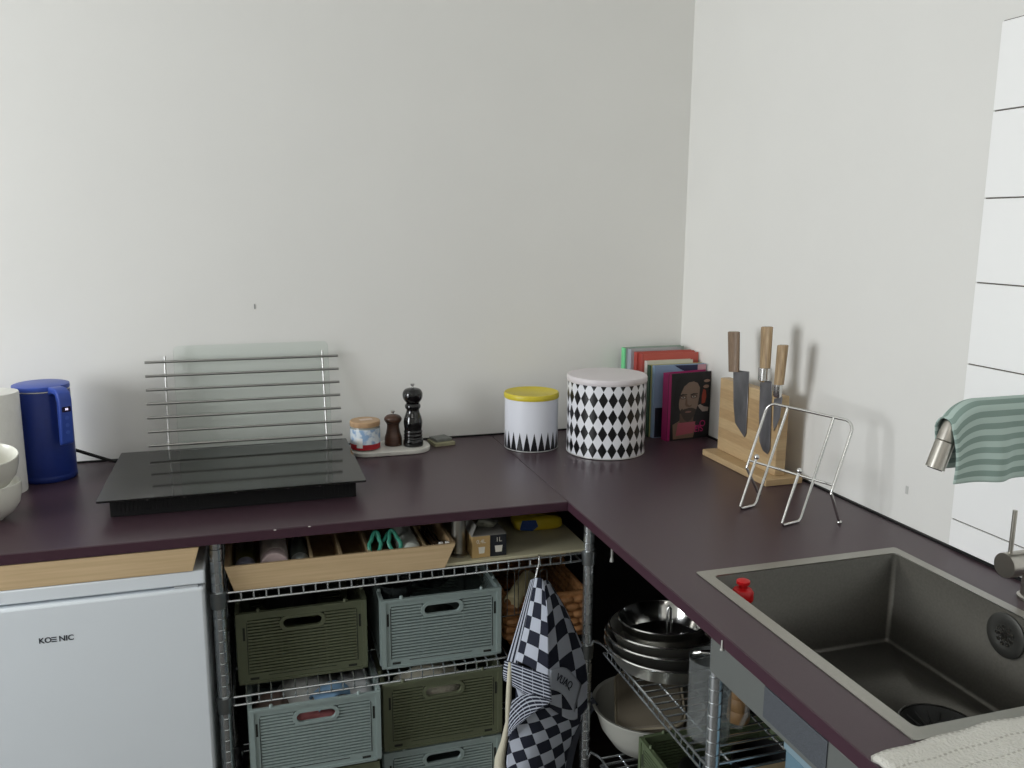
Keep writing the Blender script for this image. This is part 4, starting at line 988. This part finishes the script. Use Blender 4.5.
# ================================================================ BASKET, ROLLING PIN, WIRE LOOPS
bo = (-.620, -.42, SHZ[1] + .001)
bk = thing('wicker_basket', 'brown wicker basket behind the hanging tea towel', 'basket', bo)
bx0, bx1, by0, by1 = -.712, -.522, -.555, -.270
t = MB(bo); rows = 5; rh = .0190
per = []
def perim(s):
    W_, D_ = bx1 - bx0, by1 - by0; s %= 2 * (W_ + D_)
    if s < W_: return (bx0 + s, by0, 0)
    s -= W_
    if s < D_: return (bx1, by0 + s, 1)
    s -= D_
    if s < W_: return (bx1 - s, by1, 0)
    s -= W_
    return (bx0, by1 - s, 1)
Lp = 2 * (bx1 - bx0 + by1 - by0); ns = 30
for k in range(rows):
    P_, r_ = [], []
    for i in range(ns * 4):
        x, y, _ = perim(Lp * i / (ns * 4)); ph = PI * (i / 4 + .5 * (k % 2))
        P_.append((x, y, bo[2] + .010 + rh * (k + .5))); r_.append(rh * (.36 + .20 * abs(math.sin(ph)) ** .5))
    t.tube(P_, r_, 8, closed=True)
t.build('woven_sides', WICK, bk)
t = MB(bo); zz = bo[2] + .010 + rh * rows + .004
t.tube([(bx0, by0, zz), (bx1, by0, zz), (bx1, by1, zz), (bx0, by1, zz)], .0085, 8, closed=True); t.build('rim', WICK, bk)
MB(bo).box(bx0 + .004, bx1 - .004, by0 + .004, by1 - .004, bo[2] + .0005, bo[2] + .006).build('bottom', WICK, bk)
# a tall raised back of the basket
t = MB(bo)
for k in range(4):
    for i in range(5): t.ell((bx1, by0 + .16 + .03 * i, zz + .014 + k * .0235), (.0075, .018, .012), seg=8, rings=6)
t.build('raised_corner', WICK, bk)
pp = at(511.5, 603, 'y', -.560)
rp0 = Vector(pp); rdir = Vector((.62, .70, .22)).normalized()
rp = thing('rolling_pin', 'pale wooden rolling pin end resting on the wicker basket', 'rolling pin', tuple(rp0))
MB().lathe([(0, 0), (.017, 0), (.0195, .003), (.0200, .012), (.0200, .10), (.018, .105), (0, .106)], (0, 0, 0), 28, axis=rdir).build('roller', wood('pin_wood', srgb(210, 198, 156), srgb(224, 214, 176), (10, 3, 10), 3), rp)
lo = Vector(at(530, 585, 'y', -.585))
wl = thing('wire_holder', 'thin wire holder with four upright loops behind the tea towel', 'wire holder', (lo.x, -.585, SHZ[1] + .14))
gp = MATS['dark_steel']
for px in (511, 522, 532.5, 543.5):
    x = at(px, 580, 'y', -.585).x - lo.x
    zt = at(px, 569, 'y', -.585).z - (SHZ[1] + .14)
    pts = [(x - .0085, 0, -.05)] + [(x + .0085 * math.cos(a), 0, zt - .0085 + .0085 * math.sin(a)) for a in [PI - PI * k / 8 for k in range(9)]] + [(x + .0085, 0, -.05)]
    MB().tube(pts, .0011, 8).build('loop', gp, wl)
MB().tube([(-.066, 0, -.05), (.052, 0, -.05)], .0015, 8).build('base_wire', gp, wl)

# ================================================================ TEA TOWEL ON HOOK
hk = at(538, 567, 'y', -.606)
ho_ = (hk.x, -.606, .742)
t = MB(ho_)
hp = [Vector((hk.x + .004, -.597, .7500)), Vector((hk.x + .003, -.600, .7695)), Vector((hk.x + .002, -.608, .7690)), Vector((hk.x, -.612, .755)), Vector((hk.x - .002, -.611, .742)), Vector((hk.x - .010, -.618, .722)), Vector((hk.x - .014, -.626, .704)), Vector((hk.x - .006, -.634, .698)), Vector((hk.x + .002, -.634, .706))]
t.tube(hp, .0019, 8); t.ell(hp[4], (.0038, .0038, .0038))
tag(t.build('s_hook', CHROME), 'small chrome S hook hanging from the top wire shelf', 'hook')
TW, TD = srgb(196, 202, 216), srgb(34, 38, 54)
def checks(M, u, v):
    a = M('GREATER_THAN', M('FRACT', M('MULTIPLY', u, .5)), .5); b = M('GREATER_THAN', M('FRACT', M('MULTIPLY', v, .5)), .5)
    return M('ABSOLUTE', M('SUBTRACT', a, b))
def vstr(M, u, v): return M('GREATER_THAN', M('FRACT', M('MULTIPLY', u, 1.0)), .5)
def hstr(M, u, v):
    a = M('GREATER_THAN', M('FRACT', M('MULTIPLY', v, 1.0)), .62)
    b = M('GREATER_THAN', M('FRACT', M('MULTIPLY', u, 1.0)), .93)
    return M('SUBTRACT', 1.0, M('MAXIMUM', a, M('MULTIPLY', b, 0.6)))
CHK = pattern('towel_checks', TW, TD, checks, .9); VST = pattern('towel_side_stripes', TW, TD, vstr, .9); HST = pattern('towel_hem_stripes', TW, TD, hstr, .9)
TWP = mat('towel_plain', TW, .9)
def pp(px, py, y): return Vector(at(px, py, 'y', y))
def coons(rows):
    """rows: list of lists of points -> smooth bilinear sampler"""
    nv = len(rows) - 1; nu = len(rows[0]) - 1
    def cr(P, t):
        n = len(P) - 1; s = min(max(t, 0), 1) * n; i = min(int(s), n - 1); u = s - i
        p0, p1, p2, p3 = P[max(0, i - 1)], P[i], P[i + 1], P[min(n, i + 2)]
        return .5 * ((2 * p1) + (p2 - p0) * u + (2 * p0 - 5 * p1 + 4 * p2 - p3) * u * u + (3 * p1 - p0 - 3 * p2 + p3) * u ** 3)
    def fn(u, v): return cr([cr(r, u) for r in rows], v)
    return fn
to_ = (hk.x, -.64, .40)
tw = thing('tea_towel', 'black and white checked tea towel hanging from the wire shelf', 'tea towel', to_)
# front fold facing the window side: side stripes + checks + hem
A = coons([[pp(530.5, 580, -.630), pp(535, 578, -.634)], [pp(519, 620, -.626), pp(526, 621, -.634)], [pp(505, 667, -.616), pp(516, 670, -.630)]])
t = MB(to_); t.grid(A, 6, 30, 0, 3.2, 8); t.build('side_border', VST, tw, solid=.0014, offset=0, angle=180, recalc=False)
A2 = coons([[pp(535, 578, -.634), pp(541, 578, -.640), pp(544.5, 582, -.640)], [pp(526, 621, -.634), pp(538, 626, -.652), pp(548, 630, -.664)], [pp(516, 660, -.630), pp(532, 668, -.654), pp(549, 680, -.672)]])
t = MB(to_); t.grid(A2, 12, 30, 0, 2.6, 7.0, .4, 0); t.build('front_fold', CHK, tw, solid=.0014, offset=0, angle=180, recalc=False)
A3 = coons([[pp(505, 660, -.616), pp(528, 668, -.650), pp(549, 676, -.6735)], [pp(503, 672, -.615), pp(528, 682, -.652), pp(551, 690, -.675)], [pp(504, 680, -.618), pp(528, 695, -.654), pp(552, 703, -.676)]])
t = MB(to_); t.grid(A3, 10, 10, 0, 5, 9); t.build('hem_border', HST, tw, solid=.002, offset=0, angle=180, recalc=False)
# right-hand fold, turned away from the window
B = coons([[pp(543.5, 581, -.638), pp(547, 580, -.626), pp(550, 583, -.616)], [pp(547, 612, -.660), pp(557, 602, -.634), pp(564, 606, -.616)], [pp(548, 655, -.668), pp(566, 636, -.634), pp(577, 634, -.608)], [pp(549, 690, -.672), pp(573, 680, -.636), pp(590, 668, -.604)], [pp(550, 708, -.664), pp(574, 720, -.634), pp(592, 700, -.602)]])
t = MB(to_); t.grid(B, 16, 40, 0, 3.2, 9.4, .15, .4)
t.build('right_fold', CHK, tw, solid=.0014, offset=0, angle=180, recalc=False)
# woven name panel on the right fold
PB = coons([[B(.05, .60) + Vector((.000, -.0025, 0)), B(.38, .66) + Vector((0, -.0025, 0)), B(.68, .80) + Vector((0, -.0025, 0))], [B(.03, .74) + Vector((0, -.0025, 0)), B(.28, .81) + Vector((0, -.0025, 0)), B(.50, .93) + Vector((0, -.0025, 0))]])
t = MB(to_); t.grid(PB, 10, 6); np_ = t.build('name_panel', mat('towel_panel', srgb(186, 192, 205), .9), tw, solid=.0008, offset=0, angle=180, recalc=False)
c = (PB(.5, .5) - Vector(to_)) + Vector((-.0006, -.0022, 0)); ex = (PB(.85, .5) - PB(.1, .5)); ey = -(PB(.5, .9) - PB(.5, .1))
ey = ey - ex * (ey.dot(ex) / ex.dot(ex))
text('woven_letters', 'VUAQ', .024, mat('towel_dark', TD, .9), np_, basis(c, ex, ey), .0006)
# lower fall
Cc = coons([[pp(516, 688, -.640), pp(535, 700, -.652), pp(560, 705, -.640), pp(592, 698, -.604)], [pp(514, 715, -.640), pp(535, 722, -.650), pp(560, 722, -.636), pp(580, 722, -.606)], [pp(508, 745, -.640), pp(530, 748, -.652), pp(554, 748, -.640), pp(570, 745, -.612)], [pp(506, 775, -.640), pp(525, 778, -.652), pp(548, 780, -.640), pp(564, 778, -.616)], [pp(505, 830, -.640), pp(524, 832, -.650), pp(546, 834, -.640), pp(560, 832, -.620)]])
def rot(fn, nu, nv, mb, ang, su, sv):
    ca, sa = math.cos(ang), math.sin(ang)
    P = [[mb.v(fn(i / nu, j / nv)) for i in range(nu + 1)] for j in range(nv + 1)]
    for j in range(nv):
        for i in range(nu):
            q = [(i, j), (i + 1, j), (i + 1, j + 1), (i, j + 1)]
            mb.f([P[b][a] for a, b in q], 0, [((a / nu * su) * ca - (b / nv * sv) * sa + 20, (a / nu * su) * sa + (b / nv * sv) * ca + 20) for a, b in q])
t = MB(to_); rot(Cc, 24, 30, t, math.radians(28), 5.8, 9.5); t.build('lower_fall', CHK, tw, solid=.0014, offset=0, angle=180, recalc=False)
# turned-up hem corner with stripes
Dd = coons([[pp(512, 700, -.650), pp(530, 694, -.664), pp(552, 702, -.680)], [pp(509, 718, -.648), pp(522, 712, -.664), pp(535, 712, -.674)], [pp(508, 737, -.648), pp(511, 733, -.656), pp(515, 728, -.660)]])
t = MB(to_); rot(Dd, 12, 12, t, math.radians(38), 6, 9); t.build('turned_up_corner', HST, tw, solid=.0016, offset=0, angle=180, recalc=False)
# right hem, hanging
E_ = coons([[pp(592, 696, -.600), pp(598, 704, -.596)], [pp(578, 722, -.603), pp(590, 716, -.597)], [pp(568, 745, -.609), pp(578, 740, -.602)], [pp(563, 790, -.613), pp(567, 792, -.608)]])
t = MB(to_); t.grid(E_, 6, 20, 0, 5, 14); t.build('right_hem', mat('towel_hem_dark', srgb(70, 74, 84), .9), tw, solid=.002, offset=0, angle=180, recalc=False)
# cream cord hanging behind
cp = [pp(509, 688, -.628), pp(508.5, 705, -.628), pp(508, 722, -.626), pp(504, 742, -.624), pp(500, 758, -.624), pp(500, 772, -.624), pp(502, 800, -.624)]
t = MB(cp[0]); t.tube([cp[0] + Vector((.004, .006, .06))] + cp, [.004, .0062, .0068, .0062, .0078, .0120, .0150, .013], 12)
tag(t.build('hanging_cord', CREAM, angle=180), 'cream cloth cord hanging on the left of the tea towel', 'cord')

# ================================================================ PANS
def pan(label, c, r, h, m, inner, tilt, handle=None, rim=.004, cat='pan', nm='frying_pan', seg=56):
    rr = thing(nm, label, cat, c, 0, 'pans stacked on the wire shelf')
    rr.rotation_euler = tilt
    MB().lathe([(0, 0), (r * .80, 0), (r * .88, h * .12), (r * .97, h * .8), (r + rim, h), (r + rim * .3, h + .0012), (r * .955, h * .8), (r * .86, h * .16), (r * .78, .004), (0, .004)], (0, 0, 0), seg).build('pan_body', [m], rr)
    MB().lathe([(r + rim * .3, h + .0012), (r + rim + .001, h - .001), (r + rim + .0018, h + .0012), (r + rim, h + .0032), (r + rim * .2, h + .0026)], (0, 0, 0), seg, cap=False).build('rolled_rim', CHROME, rr)
    if handle:
        a, L, mm, kind = handle; d = Vector((math.cos(a), math.sin(a), 0))
        if kind == 'bar':
            t = MB(); s0 = d * (r + .002) + Vector((0, 0, h * .75))
            t.tube([s0, s0 + d * .03 + Vector((0, 0, .012)), s0 + d * L * .6 + Vector((0, 0, .022)), s0 + d * L + Vector((0, 0, .020))], [.006, .0075, .010, .008], 12); t.build('handle', mm, rr)
        else:
            s = Vector((-d.y, d.x, 0)); c0 = d * (r + .004) + Vector((0, 0, h * .7)); t = MB()
            t.tube([c0 - s * .030, c0 - s * .028 + d * .018 + Vector((0, 0, .01)), c0 + d * .026 + Vector((0, 0, .014)), c0 + s * .028 + d * .018 + Vector((0, 0, .01)), c0 + s * .030], .004, 10)
            t.build('loop_handle', mm, rr)
    return rr
PS = mat('pan_steel', srgb(214, 212, 204), .38, 1)
pc = Vector((-.408, -.752, QZ[0] + .002)); tl_ = (0, 0, 0)
pan('brushed steel pan at the bottom of the pan stack', tuple(pc), .132, .042, PS, None, tl_, (math.radians(-62), .045, CHROME, 'loop'))
pan('black pan second from bottom in the pan stack', (pc.x - .002, pc.y + .002, pc.z + .018), .128, .044, mat('pan_dark_steel', srgb(160, 160, 156), .38, 1), None, (math.radians(-2), 0, 0), (math.radians(20), .12, PANBLK, 'bar'))
pan('steel pan second from top in the pan stack', (pc.x - .003, pc.y + .006, pc.z + .033), .118, .044, PS, None, (math.radians(-3), 0, 0), (math.radians(-48), .04, CHROME, 'loop'))
tp = pan('small shiny steel pot on top of the pan stack', (pc.x - .004, pc.y + .010, pc.z + .043), .096, .050, mat('pot_bright', srgb(200, 200, 198), .12, 1), None, (math.radians(-4), 0, 0), (math.radians(5), .09, PANBLK, 'bar'), rim=.002)
ld = thing('ladle', 'chrome utensil standing upright in the top steel pot', 'ladle', (pc.x - .010, pc.y - .02, pc.z + .052))
MB().tube([(0, 0, 0), (0, .004, .03), (.001, .006, .075), (.004, .006, .080), (.008, .005, .074), (.0095, .003, .02)], .0028, 10).build('handle', CHROME, ld)
MB().ell((.003, .002, .002), (.016, .016, .007), seg=16, rings=8).build('bowl', CHROME, ld)
# glass jug
jp = Vector(at(711, 738, 'z', QZ[0] + .002)); jp = Vector((jp.x + .000, jp.y + .012, QZ[0] + .0015))
jg = thing('glass_jug', 'clear glass jug behind the front post of the pan shelf', 'jug', tuple(jp))
GJ = thin_glass('jug_glass', srgb(240, 242, 242), haze=.07)
MB().lathe([(0, 0), (.036, 0), (.0395, .004), (.0405, .15), (.0420, .158), (.0405, .158), (.0385, .15), (.0375, .007), (0, .005)], (0, 0, 0), 44).build('glass_body', GJ, jg)
hdj = Vector((.75, -.66, 0)).normalized()
MB().tube([hdj * .040 + Vector((0, 0, .135)), hdj * .055 + Vector((0, 0, .14)), hdj * .068 + Vector((0, 0, .12)), hdj * .069 + Vector((0, 0, .06)), hdj * .058 + Vector((0, 0, .03)), hdj * .039 + Vector((0, 0, .03))], .0045, 12).build('handle', GJ, jg)
MB().tube([(-.025, .02, .159), (-.018, .008, .166), (.004, .0, .166), (.010, -.006, .1605)], .0045, 10).build('clip', CHROME, jg, label='chrome clip on the rim')
# bowl with tray below
wb = Vector(at(648, 700, 'z', .385))
wbz = QZ[1] + .001
wbo = thing('enamel_bowl', 'large white enamel bowl on the bottom shelf under the pans', 'bowl', (wb.x, wb.y, wbz))
MB().lathe([(0, .001), (.060, .001), (.085, .012), (.112, .052), (.128, .104), (.134, .107), (.1340, .1100), (.126, .108), (.109, .054), (.082, .016), (.058, .006), (0, .006)], (0, 0, 0), 56).build('bowl_body', [mat('enamel_outer', srgb(176, 176, 168), .3)], wbo)
bt = thing('baking_dish', 'taupe rounded baking dish lying in the white enamel bowl', 'baking dish', (wb.x + .010, wb.y + .010, wbz + .096))
bt.rotation_euler = (math.radians(9), math.radians(-9), math.radians(-24))
t = MB(); t.prism(rrect(-.078, .078, -.104, .104, .035, 6), (1, 0, 0), (0, 1, 0), (0, 0, .022), (0, 0, .0)); t.build('dish_body', mat('taupe', srgb(112, 104, 90), .5), bt, bevel=.006, bseg=3)
t = MB(); P = [(x, y, .019) for x, y in rrect(-.080, .080, -.106, .106, .037, 6)]; t.tube(P, .0028, 6, closed=True); t.build('dish_rim', mat('taupe_light', srgb(150, 140, 120), .45), bt)
# crate on the right lower shelf, turned to the room
ct0 = at(640.5, 735, 'z', .435)
rc = crate('olive crate turned sideways under the glass jug', mat('green_plastic', srgb(88, 100, 74), .5), (-.503, ct0.y - .137, QZ[1] + .001), -PI / 2, W=.268, Hh=.163, D=.32)
kz = QZ[1] + .008
wr_ = thing('wooden_pepper_pot', 'turned wooden pot standing behind the jug on the wire shelf', 'wooden pot', tuple(at(738, 720, 'z', QZ[0] + .002)) )
MB().lathe([(0, 0), (.020, 0), (.022, .004), (.0215, .022), (.019, .025), (.021, .028), (.020, .045), (.017, .049), (.018, .053), (.014, .066), (0, .068)], (0, 0, 0), 28).build('turned_body', wood('pot_wood', srgb(150, 112, 74), srgb(176, 138, 96), (10, 10, 3), 4), wr_)
pk = thing('pot', 'dark round pot in the sideways crate', 'pot', (-.262, -.925, kz + .0))
pk.scale = (.82, .82, 1)
MB().lathe([(0, 0), (.075, 0), (.080, .005), (.082, .120), (.085, .124), (.080, .124), (.077, .008), (0, .006)], (0, 0, 0), 40).build('pot_body', PANBLK, pk)
dk = MB((-.40, ct0.y - .14, kz + .06))  # black heap added so the inside of the crate stays dark
crump((-.412, ct0.y - .140, kz + .075), (.070, .112, .060), 0, dk, .08, 30, 16, 21)
tag(dk.build('dark_filler', mat('filler_black', srgb(20, 21, 20), .45, bump=.8, bscale=30), angle=180), 'black crumpled filler added to darken the front of the sideways crate', 'bag')
bb = thing('board', 'cream board lying across the front of the sideways crate', 'board', (-.31, -1.040, kz + .165))
MB().prism(rrect(-.12, .10, -.055, .030, .012, 4), (1, 0, 0), (0, 1, 0), (0, 0, .010), (0, 0, .0)).build('board_body', mat('cream_board', srgb(176, 158, 124), .6), bb, bevel=.002)
p = at(783, 737, 'y', -1.165)
bc = thing('plastic_bin', 'light blue plastic bin under the sink, half hidden by the grey panel', 'bin', (p.x, -1.165, 0))
ph_ = p.z - .018
MB().prism(rrect(.002, .16, -.19, -.002, .010, 4), (1, 0, 0), (0, 1, 0), (0, 0, ph_ - .002), (0, 0, .001)).build('bin_body', mat('light_blue_plastic', srgb(112, 142, 158), .4), bc, bevel=.003)
MB().prism(rrect(-.002, .164, -.194, .002, .012, 4), (1, 0, 0), (0, 1, 0), (0, 0, .018), (0, 0, ph_)).build('bin_lid', mat('light_blue_lid', srgb(140, 164, 176), .4), bc, bevel=.003)

# ================================================================ APRON PANEL
ao = (-.594, -1.7, .85)
ap = thing('apron_panel', 'grey metal panel under the front edge of the sink worktop', 'panel', ao)
MB(ao).box(-.6000, -.5880, -2.5, -1.2500, .8240, .8785).build('metal_panel', GREYP, ap, bevel=.001)
t = MB(ao); pl_ = [(-1.396, .8785), (-1.396, .8330)] + [(-1.531 + .008 - .008 * math.sin(a), .833 + .008 - .008 * math.cos(a)) for a in [PI / 2 * k / 5 for k in range(6)]] + [(-1.531, .8785)]
t.prism(pl_, (0, 1, 0), (0, 0, 1), (-.0016, 0, 0), (-.6002, 0, 0)); t.build('mesh_patch', mat('dark_mesh', srgb(74, 78, 84), .6, noise=.25, nscale=700, bump=.6, bscale=900), ap, label='darker woven-textured rectangle')
q = at(722.5, 646, 'x', -.602)
MB(ao).lathe([(0, -.007), (.0026, -.007), (.0028, -.005), (.0015, -.004), (.0013, .009), (0, .009)], (-.6030, q.y, q.z), 12).build('peg', mat('peg_white', srgb(220, 220, 216), .3, .4), ap, label='small bright peg')
q = at(612, 557, 'x', -.56)
pg = thing('shelf_peg', 'tiny pale peg hanging under the right worktop near the corner post', 'peg', (q.x, q.y, q.z - .010))
MB().lathe([(0, 0), (.0045, 0), (.0035, .008), (.0025, .009), (.0025, .8785 - q.z + .010), (0, .8785 - q.z + .010)], (0, 0, 0), 14).build('peg_body', mat('peg_grey', srgb(150, 150, 146), .4), pg)

# ================================================================ LIGHT
w_ = bpy.data.worlds.new('world'); sc.world = w_; w_.use_nodes = True
bg = w_.node_tree.nodes['Background']; bg.inputs[0].default_value = (.80, .90, 1.0, 1); bg.inputs[1].default_value = 1.2
def area(name, loc, rot, sx, sy, e, col=(1, 1, 1)):
    l = bpy.data.lights.new(name, 'AREA'); l.shape = 'RECTANGLE'; l.size = sx; l.size_y = sy; l.energy = e; l.color = col
    o = bpy.data.objects.new(name, l); COL.objects.link(o); o.location = loc; o.rotation_euler = rot; return o
area('window_daylight', (XL - .02, (WY0 + WY1) / 2, (WZ0 + WZ1) / 2), (0, -PI / 2, 0), WZ1 - WZ0 - .1, WY1 - WY0 - .1, 66, (.95, .98, 1.0))
area('ceiling_fill', (-2.2, -3.6, ZC - .06), (0, 0, 0), .9, .9, 9, (1, .97, .92))  # unseen fill lamp added under the ceiling to lift the ambient light
sc.view_settings.view_transform = 'Standard'; sc.view_settings.look = 'None'; sc.view_settings.gamma = 1; sc.view_settings.exposure = .05
sc.view_settings.use_curve_mapping = False
sc.cycles.use_denoising = True
sc.cycles.max_bounces = 10; sc.cycles.diffuse_bounces = 6; sc.cycles.transmission_bounces = 10
sc.cycles.caustics_reflective = False; sc.cycles.caustics_refractive = False
sc.cycles.sample_clamp_indirect = 4
